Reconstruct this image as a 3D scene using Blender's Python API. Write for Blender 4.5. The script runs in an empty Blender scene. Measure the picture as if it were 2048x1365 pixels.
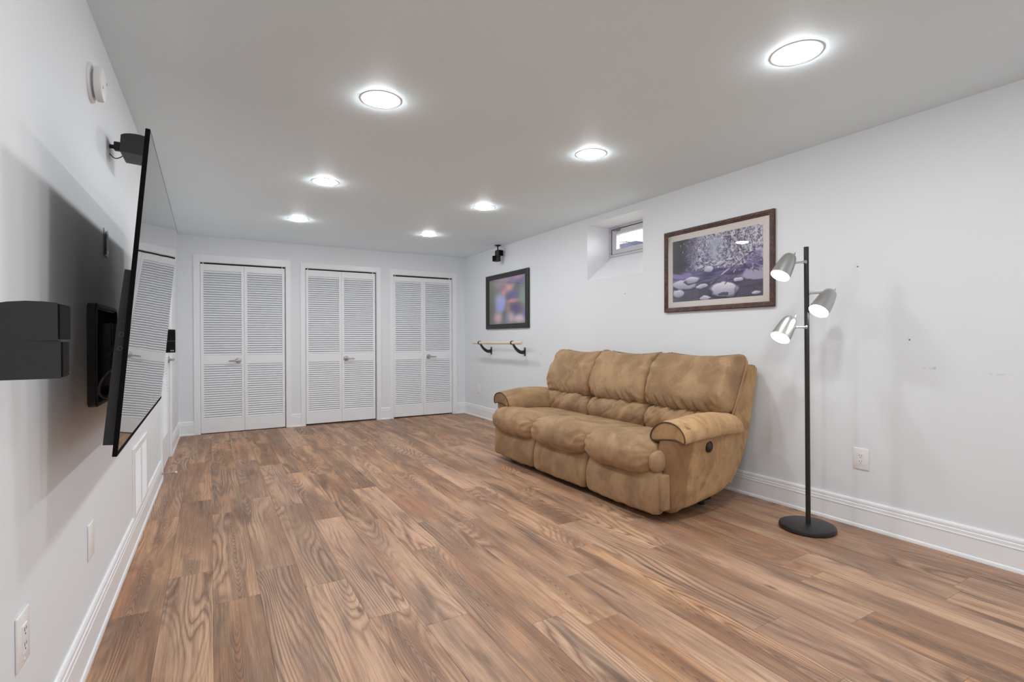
import bpy, bmesh, math, random
import numpy as np
from mathutils import Vector, Matrix, noise
random.seed(11)
C = bpy.context.scene.collection
PI = math.pi

# ------------------------------------------------------------------ camera, world, exposure
CAM_YAW, CAM_PITCH, CAM_ROLL = math.radians(30.3426), math.radians(-0.287), math.radians(-0.170)
cam_d = bpy.data.cameras.new('camera'); cam = bpy.data.objects.new('camera', cam_d); C.objects.link(cam)
cam_d.sensor_width = 36.0; cam_d.lens = 1030.33/2048*36.0; cam_d.clip_start = 0.02
cam.matrix_world = (Matrix.Translation((0, 0, 1.1519)) @ Matrix.Rotation(-CAM_YAW, 4, 'Z')
                    @ Matrix.Rotation(PI/2+CAM_PITCH, 4, 'X') @ Matrix.Rotation(CAM_ROLL, 4, 'Z'))
bpy.context.scene.camera = cam
w = bpy.data.worlds.new('overcast_sky'); bpy.context.scene.world = w; w.use_nodes = True
w.node_tree.nodes['Background'].inputs[0].default_value = (0.86, 0.90, 1.0, 1)
w.node_tree.nodes['Background'].inputs[1].default_value = 13.0
vs = bpy.context.scene.view_settings
vs.view_transform = 'Standard'; vs.look = 'None'; vs.gamma = 1.0; vs.use_curve_mapping = False
vs.exposure = 0.10
cy = bpy.context.scene.cycles; cy.max_bounces = 16; cy.diffuse_bounces = 12; cy.adaptive_threshold = 0.02      # white rooms live on interreflection
LAMP_E = 150.0        # radiance of a recessed light's lens
BULB_E = 22.0         # radiance of a floor-lamp bulb
# the rest of the room behind the camera carries the same rows of recessed lights
for (lx, ly) in ((0.78, 1.25), (0.78, -0.2), (2.25, -0.2), (0.78, -1.7), (2.25, -1.7)):
    ld = bpy.data.lights.new('recessed_light_glow', 'AREA'); ld.shape = 'DISK'; ld.size = 0.15
    ld.energy = LAMP_E*PI*PI*0.075**2; ld.color = (0.97, 0.985, 1.0)
    lo = bpy.data.objects.new('recessed_light_glow', ld); C.objects.link(lo); lo.location = (lx, ly, 2.385)

# ------------------------------------------------------------------ room dimensions (metres)
XR, YB, HR, YF = 3.402, 7.2695, 2.40, -2.6
LS = 0.0112
def XLW(y): return -0.3868+LS*(y-2.5)
LROT = -math.atan(LS)
def LW(u, n=0.0, z=0.0):          # point by distance along, out from and up the left wall
    c, s = math.cos(LROT), math.sin(LROT)
    return Vector((XLW(u)+n*c, u+n*s, z))

# ------------------------------------------------------------------ material helpers
def srgb(r, g, b):
    f = lambda c: (c/255/12.92) if c/255 <= 0.04045 else ((c/255+0.055)/1.055)**2.4
    return (f(r), f(g), f(b), 1)
class NT:
    def __init__(s, name):
        s.m = bpy.data.materials.new(name); s.m.use_nodes = True; s.t = s.m.node_tree
        s.b = s.t.nodes['Principled BSDF']; s.out = s.t.nodes['Material Output']
    def n(s, typ, ins=None, **props):
        nd = s.t.nodes.new(typ)
        for k, v in props.items(): setattr(nd, k, v)
        for k, v in (ins or {}).items(): s.set(nd.inputs[k], v)
        return nd
    def set(s, sock, v):
        if isinstance(v, bpy.types.NodeSocket): s.t.links.new(v, sock)
        elif isinstance(v, bpy.types.Node): s.t.links.new(v.outputs[0], sock)
        else: sock.default_value = v
    def math(s, op, a, b=0.0, c=None, clamp=False):
        d = {0: a, 1: b}
        if c is not None: d[2] = c
        return s.n('ShaderNodeMath', d, operation=op, use_clamp=clamp).outputs[0]
    def mix(s, f, a, b, blend='MIX'):
        nd = s.n('ShaderNodeMix', data_type='RGBA', blend_type=blend)
        s.set(nd.inputs['Factor'], f); s.set(nd.inputs['A'], a); s.set(nd.inputs['B'], b)
        return nd.outputs['Result']
    def ramp(s, f, stops):
        nd = s.n('ShaderNodeValToRGB', {0: f}); e = nd.color_ramp.elements
        while len(e) > 1: e.remove(e[-1])
        e[0].position, e[0].color = stops[0][0], stops[0][1]
        for p, c in stops[1:]:
            q = e.new(p); q.color = c
        return nd.outputs[0]
    def lin(s, f, a, b):          # smooth 0..1 between a and b
        return s.n('ShaderNodeMapRange', {0: f, 1: a, 2: b, 3: 0.0, 4: 1.0}, interpolation_type='SMOOTHSTEP').outputs[0]
    def P(s, **k):
        for a, v in k.items(): s.set(s.b.inputs[a.replace('_', ' ')], v)
def simple(name, col, rough=0.5, metal=0.0, spec=0.5, bump=None, **k):
    m = NT(name); m.P(Base_Color=col, Roughness=rough, Metallic=metal, Specular_IOR_Level=spec)
    for a, v in k.items(): m.set(m.b.inputs[a.replace('_', ' ')], v)
    if bump:
        tc = m.n('ShaderNodeTexCoord')
        nz = m.n('ShaderNodeTexNoise', {'Vector': tc.outputs['Object'], 'Scale': bump[0], 'Detail': 3.0})
        m.set(m.b.inputs['Normal'], m.n('ShaderNodeBump', {'Strength': bump[1], 'Distance': bump[2], 'Height': nz.outputs[0]}).outputs[0])
    return m.m
def emis(name, col, e):
    m = NT(name); m.P(Base_Color=(0, 0, 0, 1)); m.P(Emission_Color=col, Emission_Strength=e); return m.m
M = {}
def wall_paint(name, col, marks=()):
    m = NT(name); tc = m.n('ShaderNodeTexCoord'); ge = m.n('ShaderNodeNewGeometry')
    nz = m.n('ShaderNodeTexNoise', {'Vector': ge.outputs['Position'], 'Scale': 1.3, 'Detail': 3.0})
    c = m.mix(m.lin(nz.outputs[0], 0.35, 0.7), tuple(x*0.985 for x in col[:3])+(1,), col)
    for (px, py, pz, sy, sz, dens) in marks:      # scuffs rubbed into the paint
        v = m.n('ShaderNodeVectorMath', {0: ge.outputs['Position'], 1: (px, py, pz)}, operation='SUBTRACT')
        v = m.n('ShaderNodeVectorMath', {0: v.outputs[0], 1: (1/0.05, 1/sy, 1/sz)}, operation='MULTIPLY')
        ln = m.n('ShaderNodeVectorMath', {0: v.outputs[0]}, operation='LENGTH').outputs['Value']
        fine = m.n('ShaderNodeTexNoise', {'Vector': ge.outputs['Position'], 'Scale': 60.0, 'Detail': 2.0})
        f = m.math('MULTIPLY', m.lin(ln, 1.0, 0.2), m.math('MULTIPLY', m.lin(fine.outputs[0], 0.45, 0.62), dens))
        c = m.mix(f, c, srgb(95, 95, 100))
    f2 = m.n('ShaderNodeTexNoise', {'Vector': ge.outputs['Position'], 'Scale': 160.0, 'Detail': 2.0})
    m.P(Base_Color=c, Roughness=0.55, Specular_IOR_Level=0.3)
    m.set(m.b.inputs['Normal'], m.n('ShaderNodeBump', {'Strength': 0.06, 'Distance': 0.002, 'Height': f2.outputs[0]}).outputs[0])
    return m.m
WALLC = (0.81, 0.852, 0.89, 1)
M['wall'] = wall_paint('wall_paint', WALLC)
M['wall_scuffed'] = wall_paint('wall_paint_scuffed', WALLC, ((XR, 1.27, 0.982, 0.06, 0.010, 0.35), (XR, 1.00, 0.965, 0.07, 0.008, 0.22)))
M['ceiling'] = wall_paint('ceiling_paint', (0.81, 0.93, 0.985, 1))
M['trim'] = simple('white_trim_paint', (0.89, 0.92, 0.95, 1), 0.35)
M['door'] = simple('white_door_paint', (0.89, 0.92, 0.95, 1), 0.42)
M['plate'] = simple('white_plastic', (0.86, 0.86, 0.86, 1), 0.35)
M['black'] = simple('black_satin', srgb(28, 28, 30), 0.45)
M['blackmetal'] = simple('black_powder_coat', srgb(36, 35, 35), 0.42, bump=(400, 0.15, 0.0006))
M['speaker'] = simple('speaker_plastic', srgb(44, 44, 46), 0.5, bump=(700, 0.1, 0.0004))
M['grillecloth'] = simple('speaker_grille', srgb(14, 14, 15), 0.95, spec=0.2, bump=(1500, 0.5, 0.0006))
M['dark'] = simple('dark_void', srgb(16, 15, 15), 0.8)
M['steel'] = simple('brushed_steel', (0.42, 0.42, 0.43, 1), 0.28, 1.0)
M['nickel'] = simple('satin_nickel', (0.50, 0.50, 0.50, 1), 0.33, 1.0)
M['chrome'] = simple('chrome', (0.8, 0.8, 0.8, 1), 0.1, 1.0)
M['hinge'] = simple('hinge_steel', (0.30, 0.30, 0.31, 1), 0.35, 1.0)
M['portmetal'] = simple('dark_port_metal', (0.09, 0.09, 0.09, 1), 0.4, 0.6)
M['logo'] = simple('logo_silver', (0.7, 0.7, 0.7, 1), 0.3, 0.6)
M['light'] = emis('light_lens', (0.97, 0.985, 1.0, 1), LAMP_E)
M['bulb'] = emis('bulb_glass', (1.0, 0.975, 0.93, 1), BULB_E)
M['shade'] = simple('shade_silver', (0.52, 0.52, 0.51, 1), 0.34, 0.9)
M['shade_in'] = simple('shade_white_inside', (0.9, 0.9, 0.9, 1), 0.4)
M['reveal'] = simple('reveal_paint', (0.86, 0.87, 0.90, 1), 0.5)
M['vinyl'] = simple('window_vinyl', (0.62, 0.62, 0.66, 1), 0.4)

def plank_mat():
    m = NT('wood_plank'); tc = m.n('ShaderNodeTexCoord'); oi = m.n('ShaderNodeObjectInfo')
    sp = m.n('ShaderNodeSeparateXYZ', {0: tc.outputs['Object']})
    X, Y = sp.outputs[0], sp.outputs[1]; R = oi.outputs['Random']
    W = m.math('MULTIPLY', R, 370.0)
    def nz(sx, sy, detail=2.0, dw=0.0, dist=0.0, rough=0.5):
        v = m.n('ShaderNodeCombineXYZ', {0: m.math('MULTIPLY', X, sx), 1: m.math('MULTIPLY', Y, sy), 2: m.math('ADD', W, dw)})
        return m.n('ShaderNodeTexNoise', {'Vector': v.outputs[0], 'Scale': 1.0, 'Detail': detail, 'Roughness': rough, 'Distortion': dist}).outputs[0]
    R2 = m.math('FRACT', m.math('MULTIPLY', R, 91.7)); R3 = m.math('FRACT', m.math('MULTIPLY', R, 517.3))
    # growth rings: contour lines of a field stretched along the plank give cathedrals and ovals
    h = nz(4.6, 0.62, 1.0, 0.0, 0.25)
    wob = m.math('MULTIPLY', nz(30.0, 4.0, 2.0, 5.0), 0.035)
    ph = m.math('ADD', m.math('MULTIPLY', m.math('ADD', h, wob), m.math('ADD', 18.0, m.math('MULTIPLY', R2, 16.0))), m.math('MULTIPLY', X, 26.0))
    s = m.math('MULTIPLY', m.math('ADD', m.math('SINE', m.math('MULTIPLY', ph, 2*PI)), 1.0), 0.5)
    ring = m.math('POWER', s, 5.0)
    inv = m.math('POWER', m.math('SUBTRACT', 1.0, s), 5.0)
    # nested arches in a strip down the middle of some planks
    xo = m.math('MULTIPLY', m.math('SUBTRACT', nz(0.0, 0.9, 1.0, 51.0), 0.5), 0.16)
    uu = m.math('SUBTRACT', X, xo)
    sgn = m.math('SUBTRACT', m.math('MULTIPLY', m.math('GREATER_THAN', R2, 0.5), 2.0), 1.0)
    arch = m.math('ADD', m.math('MULTIPLY', m.math('MULTIPLY', m.math('ADD', Y, m.math('MULTIPLY', nz(16.0, 3.0, 2.0, 61.0), 0.22)), 17.0), sgn),
                  m.math('MULTIPLY', m.math('MULTIPLY', uu, uu), 5200.0))
    sa = m.math('POWER', m.math('MULTIPLY', m.math('ADD', m.math('SINE', m.math('MULTIPLY', arch, 2*PI)), 1.0), 0.5), 2.6)
    strip = m.math('MULTIPLY', m.lin(m.math('ABSOLUTE', uu), 0.046, 0.022), m.math('MULTIPLY', m.lin(nz(2.0, 1.1, 1.0, 71.0), 0.40, 0.52), m.math('GREATER_THAN', R3, 0.42)))
    ringmask = m.lin(nz(5.0, 0.9, 2.0, 9.0), 0.40, 0.66)
    fib = nz(420.0, 7.0, 2.0, 3.0)
    fib2 = nz(130.0, 2.4, 3.0, 4.0)
    fib3 = nz(60.0, 1.1, 4.0, 6.0, 0.5)
    low = nz(6.0, 1.0, 2.0, 14.0)
    grey = m.lin(nz(10.0, 2.0, 4.0, 21.0, 0.5), 0.47, 0.70)
    dark = m.lin(nz(13.0, 1.4, 3.0, 27.0, 0.4), 0.53, 0.74)
    red = m.lin(nz(11.0, 1.2, 2.0, 31.0), 0.50, 0.70)
    c = m.mix(m.lin(low, 0.32, 0.68), srgb(156, 115, 86), srgb(204, 160, 122))
    c = m.mix(m.math('MULTIPLY', red, 0.5), c, srgb(184, 126, 90))
    c = m.mix(m.math('MULTIPLY', grey, m.math('ADD', 0.30, m.math('MULTIPLY', R3, 0.6))), c, srgb(124, 101, 85))
    c = m.mix(m.math('MULTIPLY', dark, 0.78), c, srgb(98, 72, 56))
    c = m.mix(m.math('MULTIPLY', strip, 0.35), c, srgb(132, 100, 78))
    c = m.mix(m.math('MULTIPLY', m.lin(fib3, 0.50, 0.72), 0.42), c, srgb(120, 88, 68))
    c = m.mix(m.math('MULTIPLY', m.math('MULTIPLY', ring, m.math('ADD', 0.10, m.math('MULTIPLY', ringmask, m.math('SUBTRACT', 1.0, strip)))), 0.62), c, srgb(98, 68, 52))
    c = m.mix(m.math('MULTIPLY', m.math('MULTIPLY', sa, strip), 0.62), c, srgb(88, 60, 46))
    c = m.mix(m.math('MULTIPLY', m.math('MULTIPLY', inv, ringmask), 0.30), c, srgb(222, 188, 160))
    c = m.mix(m.math('MULTIPLY', m.lin(fib2, 0.50, 0.70), 0.34), c, srgb(116, 86, 68))
    c = m.mix(m.math('MULTIPLY', m.lin(fib, 0.50, 0.72), 0.30), c, srgb(112, 84, 68))
    c = m.mix(m.math('MULTIPLY', m.lin(fib, 0.46, 0.30), 0.22), c, srgb(220, 186, 158))
    # knots
    kv = m.n('ShaderNodeCombineXYZ', {0: m.math('MULTIPLY', X, 9.0), 1: m.math('MULTIPLY', Y, 3.2), 2: W})
    vo = m.n('ShaderNodeTexVoronoi', {'Vector': kv.outputs[0], 'Scale': 1.0, 'Randomness': 1.0})
    kn = m.math('MULTIPLY', m.lin(vo.outputs['Distance'], 0.16, 0.03), m.lin(nz(4.0, 1.1, 1.0, 44.0), 0.5, 0.62))
    c = m.mix(m.math('MULTIPLY', kn, 0.8), c, srgb(70, 50, 42))
    hv = m.n('ShaderNodeHueSaturation', {'Hue': 0.5, 'Saturation': m.math('ADD', 0.88, m.math('MULTIPLY', R3, 0.16)),
                                         'Value': m.math('ADD', 0.88, m.math('MULTIPLY', R2, 0.24)), 'Color': c})
    m.P(Base_Color=hv.outputs[0], Roughness=m.math('ADD', 0.36, m.math('MULTIPLY', fib2, 0.16)), Specular_IOR_Level=0.42)
    hgt = m.math('SUBTRACT', m.math('MULTIPLY', fib, 0.5), m.math('MULTIPLY', ring, 0.35))
    m.set(m.b.inputs['Normal'], m.n('ShaderNodeBump', {'Strength': 0.16, 'Distance': 0.0012, 'Height': hgt}).outputs[0])
    return m.m
M['plank'] = plank_mat()

def suede(name, tint=1.0, streak=0.0, warm=0.0, front=0.0):
    m = NT(name); ge = m.n('ShaderNodeNewGeometry'); P = ge.outputs['Position']
    a = m.n('ShaderNodeTexNoise', {'Vector': P, 'Scale': 4.2, 'Detail': 3.0, 'Distortion': 0.9}).outputs[0]
    b = m.n('ShaderNodeTexNoise', {'Vector': P, 'Scale': 13.0, 'Detail': 3.0, 'Distortion': 1.6}).outputs[0]
    f = m.n('ShaderNodeTexNoise', {'Vector': P, 'Scale': 420.0, 'Detail': 2.0}).outputs[0]
    c = m.mix(m.lin(a, 0.34, 0.66), srgb(150, 122, 95), srgb(178, 148, 116))
    c = m.mix(m.math('MULTIPLY', m.lin(b, 0.54, 0.70), 0.28), c, srgb(136, 108, 83))
    c = m.mix(m.math('MULTIPLY', m.lin(b, 0.45, 0.34), 0.20), c, srgb(192, 161, 126))
    if streak:                      # nap brushed by hand into fans and strokes
        mp = m.n('ShaderNodeMapping', {'Vector': P, 'Rotation': (0, 0.5, 0), 'Scale': (9.0, 2.0, 3.4)})
        st = m.n('ShaderNodeTexNoise', {'Vector': mp.outputs[0], 'Scale': 1.0, 'Detail': 3.0, 'Distortion': 2.2}).outputs[0]
        c = m.mix(m.math('MULTIPLY', m.lin(st, 0.47, 0.58), streak), c, srgb(196, 162, 120))
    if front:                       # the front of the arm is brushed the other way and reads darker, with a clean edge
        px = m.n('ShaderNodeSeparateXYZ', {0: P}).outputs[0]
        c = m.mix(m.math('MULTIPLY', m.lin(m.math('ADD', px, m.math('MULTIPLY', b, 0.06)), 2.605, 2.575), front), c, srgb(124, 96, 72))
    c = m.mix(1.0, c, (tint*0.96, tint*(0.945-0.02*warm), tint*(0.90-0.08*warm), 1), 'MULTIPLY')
    m.P(Base_Color=c, Roughness=0.92, Specular_IOR_Level=0.15, Sheen_Weight=0.18, Sheen_Roughness=0.5)
    m.set(m.b.inputs['Sheen Tint'], srgb(225, 205, 180))
    m.set(m.b.inputs['Normal'], m.n('ShaderNodeBump', {'Strength': 0.25, 'Distance': 0.0015, 'Height': f}).outputs[0])
    return m.m
M['suede'] = suede('brown_suede'); M['suede_arm'] = suede('brown_suede_brushed', 1.10, 0.42, 1.0, 0.6); M['suede_tan_toplit'] = suede('tan_suede_nap_toplit', 1.22, 0.3, 1.0)  # tan copy: lighter nap plus top light painted into the near arm pad
M['piping'] = simple('dark_brown_piping', srgb(84, 62, 46), 0.85)
M['piping_light'] = simple('tan_piping', srgb(178, 142, 100), 0.85)
M['handle'] = simple('dark_recliner_handle', srgb(42, 36, 34), 0.5)

def frame_wood():
    m = NT('dark_picture_wood'); tc = m.n('ShaderNodeTexCoord')
    mp = m.n('ShaderNodeMapping', {'Vector': tc.outputs['Object'], 'Scale': (40, 12, 12)})
    z = m.n('ShaderNodeTexNoise', {'Vector': mp.outputs[0], 'Scale': 2.0, 'Detail': 4.0, 'Distortion': 1.0}).outputs[0]
    m.P(Base_Color=m.mix(m.lin(z, 0.4, 0.66), srgb(60, 40, 32), srgb(100, 64, 46)), Roughness=0.4); return m.m
M['framewood'] = frame_wood()
M['frameblack'] = simple('black_picture_frame', srgb(40, 39, 38), 0.42)
M['matboard'] = simple('cream_mat_board', srgb(236, 229, 222), 0.8)
def rod_wood():
    m = NT('pale_dowel_wood'); tc = m.n('ShaderNodeTexCoord')
    mp = m.n('ShaderNodeMapping', {'Vector': tc.outputs['Object'], 'Scale': (60, 3, 60)})
    z = m.n('ShaderNodeTexNoise', {'Vector': mp.outputs[0], 'Scale': 2.0, 'Detail': 3.0}).outputs[0]
    m.P(Base_Color=m.mix(z, srgb(216, 202, 184), srgb(232, 221, 206)), Roughness=0.5); return m.m
M['rod'] = rod_wood()
def glass(name, refl=0.9):
    m = NT(name); t = m.n('ShaderNodeBsdfTransparent'); g = m.n('ShaderNodeBsdfGlossy', {'Roughness': 0.01})
    fr = m.n('ShaderNodeFresnel', {'IOR': 1.45})
    mx = m.n('ShaderNodeMixShader', {0: m.math('MULTIPLY', fr.outputs[0], refl), 1: t.outputs[0], 2: g.outputs[0]})
    m.t.links.new(mx.outputs[0], m.out.inputs[0]); return m.m
M['glass'] = glass('clear_glass')
M['picglass'] = glass('picture_glass', 0.7)
M['mattglass'] = glass('low_reflection_glass', 0.06)
def attr_mat(name, rough=0.5):
    m = NT(name); a = m.n('ShaderNodeVertexColor', layer_name='print'); m.P(Base_Color=a.outputs[0], Roughness=rough); return m.m
M['print'] = attr_mat('printed_paper')
def screen_mat():
    m = NT('tv_screen_glass'); tc = m.n('ShaderNodeTexCoord')
    mp = m.n('ShaderNodeMapping', {'Vector': tc.outputs['Object'], 'Scale': (1, 2.4, 0.7)})
    z = m.n('ShaderNodeTexNoise', {'Vector': mp.outputs[0], 'Scale': 1.0, 'Detail': 0.5})
    m.P(Base_Color=(0.008, 0.008, 0.009, 1), Roughness=0.03, IOR=1.6, Coat_Weight=0.6, Coat_Roughness=0.02)
    bp = m.n('ShaderNodeBump', {'Strength': 0.5, 'Distance': 0.0022, 'Height': z.outputs[0]}).outputs[0]
    m.set(m.b.inputs['Normal'], bp); m.set(m.b.inputs['Coat Normal'], bp); return m.m
M['screen'] = screen_mat()
M['bezel'] = simple('matt_black_bezel', srgb(20, 20, 21), 0.9, spec=0.05)

# ------------------------------------------------------------------ mesh helpers
def mesh_of(name, bm, mats, smooth=35):
    bmesh.ops.recalc_face_normals(bm, faces=bm.faces)
    if smooth:
        lim = math.radians(smooth)
        for f in bm.faces: f.smooth = True
        for e in bm.edges:
            if len(e.link_faces) == 2 and e.calc_face_angle(0) > lim: e.smooth = False
    me = bpy.data.meshes.new(name); bm.to_mesh(me); bm.free()
    for m in (mats if isinstance(mats, (list, tuple)) else [mats]): me.materials.append(M[m] if isinstance(m, str) else m)
    return me
def link(name, me, parent=None, loc=None, rot=None):
    o = bpy.data.objects.new(name, me); C.objects.link(o)
    if parent is not None: o.parent = parent
    if loc is not None: o.location = loc
    if rot is not None: o.rotation_euler = rot
    return o
def obj(name, bm, mat, parent=None, loc=None, rot=None, smooth=35): return link(name, mesh_of(name, bm, mat, smooth), parent, loc, rot)
def tag(o, label=None, cat=None, group=None, kind=None):
    if label: o['label'] = label
    if cat: o['category'] = cat
    if group: o['group'] = group
    if kind: o['kind'] = kind
    return o
def thing(name, label, cat, loc=(0, 0, 0), rotz=0.0, group=None, kind=None):
    o = bpy.data.objects.new(name, None); C.objects.link(o); o.location = loc; o.rotation_euler = (0, 0, rotz); o.empty_display_size = 0.1
    return tag(o, label, cat, group, kind)
def box(bm, a, b, bev=0.0, seg=2, mat=None):
    a, b = Vector(a), Vector(b); c = (a+b)/2; d = b-a
    r = bmesh.ops.create_cube(bm, size=1.0)
    bmesh.ops.scale(bm, vec=(abs(d.x), abs(d.y), abs(d.z)), verts=r['verts']); bmesh.ops.translate(bm, vec=c, verts=r['verts'])
    vs_ = r['verts']
    if bev > 0:
        es = list({e for v in vs_ for e in v.link_edges})
        q = bmesh.ops.bevel(bm, geom=es, offset=bev, segments=seg, profile=0.5, affect='EDGES'); vs_ = list({v for f in q['faces'] for v in f.verts} | {v for v in vs_ if v.is_valid})
    return [v for v in vs_ if v.is_valid]
def bx(*a, **k):
    bm = bmesh.new(); box(bm, *a, **k); return bm
def cyl(bm, p0, p1, r0, r1=None, seg=20, caps=True):
    p0, p1 = Vector(p0), Vector(p1); r1 = r0 if r1 is None else r1; ax = (p1-p0).normalized()
    u = ax.orthogonal().normalized(); v = ax.cross(u)
    A = [bm.verts.new(p0+(u*math.cos(2*PI*i/seg)+v*math.sin(2*PI*i/seg))*r0) for i in range(seg)]
    B = [bm.verts.new(p1+(u*math.cos(2*PI*i/seg)+v*math.sin(2*PI*i/seg))*r1) for i in range(seg)]
    for i in range(seg): bm.faces.new((A[i], A[(i+1) % seg], B[(i+1) % seg], B[i]))
    if caps: bm.faces.new(A[::-1]); bm.faces.new(B)
def lathe(bm, prof, axis0=(0, 0, 0), axis=(0, 0, 1), seg=32):      # prof: (radius, height) list
    o, ax = Vector(axis0), Vector(axis).normalized(); u = ax.orthogonal().normalized(); v = ax.cross(u); rings = []
    for r, h in prof:
        if r < 1e-6: rings.append([bm.verts.new(o+ax*h)])
        else: rings.append([bm.verts.new(o+ax*h+(u*math.cos(2*PI*i/seg)+v*math.sin(2*PI*i/seg))*r) for i in range(seg)])
    for A, B in zip(rings, rings[1:]):
        for i in range(seg):
            j = (i+1) % seg
            if len(A) == 1 and len(B) == 1: continue
            if len(A) == 1: bm.faces.new((A[0], B[j], B[i]))
            elif len(B) == 1: bm.faces.new((A[i], A[j], B[0]))
            else: bm.faces.new((A[i], A[j], B[j], B[i]))
def tube(bm, pts, r, seg=8, closed=False):
    pts = [Vector(p) for p in pts]; n = len(pts); rings = []; up = None
    for i, p in enumerate(pts):
        d = (pts[(i+1) % n]-pts[i-1]) if closed else (pts[min(i+1, n-1)]-pts[max(i-1, 0)])
        d.normalize()
        if up is None: up = d.orthogonal().normalized()
        up = (up-d*up.dot(d)).normalized(); v = d.cross(up)
        rr = r[i] if isinstance(r, (list, tuple)) else r
        rings.append([bm.verts.new(p+(up*math.cos(2*PI*k/seg)+v*math.sin(2*PI*k/seg))*rr) for k in range(seg)])
    for i in range(n if closed else n-1):
        A, B = rings[i], rings[(i+1) % n]
        for k in range(seg): bm.faces.new((A[k], A[(k+1) % seg], B[(k+1) % seg], B[k]))
    if not closed: bm.faces.new(rings[0][::-1]); bm.faces.new(rings[-1])
def prism(bm, poly, fn):          # extrude polygon: fn(p, 0) and fn(p, 1) give the two ends
    A = [bm.verts.new(fn(p, 0)) for p in poly]; B = [bm.verts.new(fn(p, 1)) for p in poly]; n = len(poly)
    for i in range(n): bm.faces.new((A[i], A[(i+1) % n], B[(i+1) % n], B[i]))
    bm.faces.new(A[::-1]); bm.faces.new(B)
def catmull(pts, n, closed=True):
    P = [Vector(p) for p in pts]; m = len(P); out = []; segs = m if closed else m-1
    dense = []
    for i in range(segs):
        g = (lambda k: P[k % m]) if closed else (lambda k: P[max(0, min(m-1, k))])
        p0, p1, p2, p3 = g(i-1), g(i), g(i+1), g(i+2)
        for k in range(24):
            t = k/24
            dense.append(0.5*((2*p1)+(p2-p0)*t+(2*p0-5*p1+4*p2-p3)*t*t+(3*p1-p0-3*p2+p3)*t**3))
    dense.append(P[0] if closed else P[-1])
    L = [0.0]
    for a, b in zip(dense, dense[1:]): L.append(L[-1]+(b-a).length)
    j = 0
    for k in range(n):
        s = L[-1]*k/(n if closed else n-1)
        while j < len(L)-2 and L[j+1] < s: j += 1
        t = (s-L[j])/max(1e-9, L[j+1]-L[j]); out.append(dense[j].lerp(dense[j+1], t))
    return out

# ------------------------------------------------------------------ room shell
def wallobj(name, boxes, mat, label, cat='wall', loc=None, rot=None):
    bm = bmesh.new()
    for a, b in boxes: box(bm, a, b)
    o = obj(name, bm, mat, None, loc, rot, smooth=0); return tag(o, label, cat, kind='structure')

WIN = (3.446, 4.252, 1.749, 2.333)     # window opening: y0 y1 z0 z1
RD = 0.335                             # depth of the window recess
wallobj('wall_right', [((XR, YF-0.1, -0.02), (XR+RD, WIN[0], HR)), ((XR, WIN[1], -0.02), (XR+RD, YB+0.8, HR)),
                       ((XR, WIN[0], -0.02), (XR+RD, WIN[1], WIN[2])), ((XR, WIN[0], WIN[3]), (XR+RD, WIN[1], HR))],
        'wall_scuffed', 'pale grey wall behind the brown sofa with the small high window')
wallobj('ceiling', [((-0.75, YF-0.1, HR), (XR+RD, YB+0.8, HR+0.12))], 'ceiling', 'flat off-white ceiling holding the recessed lights', 'ceiling')
# door openings of the far wall: casing outer, opening, leaf edges
DOORS = [dict(co=(-0.174, 0.907), op=(-0.109, 0.850), leaf=(-0.104, 0.368, 0.838), ct=2.177, ot=2.090, lt=2.066, lb=0.010, hand=0),
         dict(co=(1.026, 2.092), op=(1.084, 2.034), leaf=(1.092, 1.553, 2.016), ct=2.163, ot=2.094, lt=2.072, lb=0.022, hand=1),
         dict(co=(2.219, 3.268), op=(2.273, 3.200), leaf=(2.277, 2.732, 3.190), ct=2.154, ot=2.078, lt=2.052, lb=0.018, hand=1)]
bb = [((-0.6, YB, -0.02), (DOORS[0]['op'][0], YB+0.1, HR)), ((DOORS[2]['op'][1], YB, -0.02), (XR, YB+0.1, HR))]
for i in (0, 1): bb.append(((DOORS[i]['op'][1], YB, -0.02), (DOORS[i+1]['op'][0], YB+0.1, HR)))
for d in DOORS: bb.append(((d['op'][0], YB, d['ot']), (d['op'][1], YB+0.1, HR)))
wallobj('wall_back', bb, 'wall', 'pale grey far wall with three white louvered closets')
wallobj('wall_closet', [((-0.6, YB+0.7, -0.02), (XR, YB+0.78, HR)), ((-0.6, YB+0.1, -0.02), (-0.5, YB+0.7, HR)),
                        ((0.93, YB+0.1, -0.02), (1.0, YB+0.7, HR)), ((2.12, YB+0.1, -0.02), (2.19, YB+0.7, HR))],
        'wall', 'plain partition walls inside the closets behind the louvered doors')
LD = (5.13, 6.05, 2.045)               # door opening in the left wall (along, top)
lw = []
def lbox(u0, u1, z0, z1, n0=-0.12, n1=0.0): lw.append(((n0, u0-2.5, z0), (n1, u1-2.5, z1)))
lbox(YF-0.1, LD[0], -0.02, HR); lbox(LD[1], YB+0.1, -0.02, HR); lbox(LD[0], LD[1], LD[2], HR); lbox(LD[0], LD[1], -0.02, LD[2], -0.16, -0.12)
wallobj('wall_left', lw, 'wall', 'pale grey wall carrying the tilted television', loc=(XLW(2.5), 2.5, 0), rot=(0, 0, LROT))
wallobj('wall_front', [((-0.75, YF-0.1, -0.02), (XR, YF, HR))], 'wall', 'plain pale grey wall behind the camera')

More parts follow.
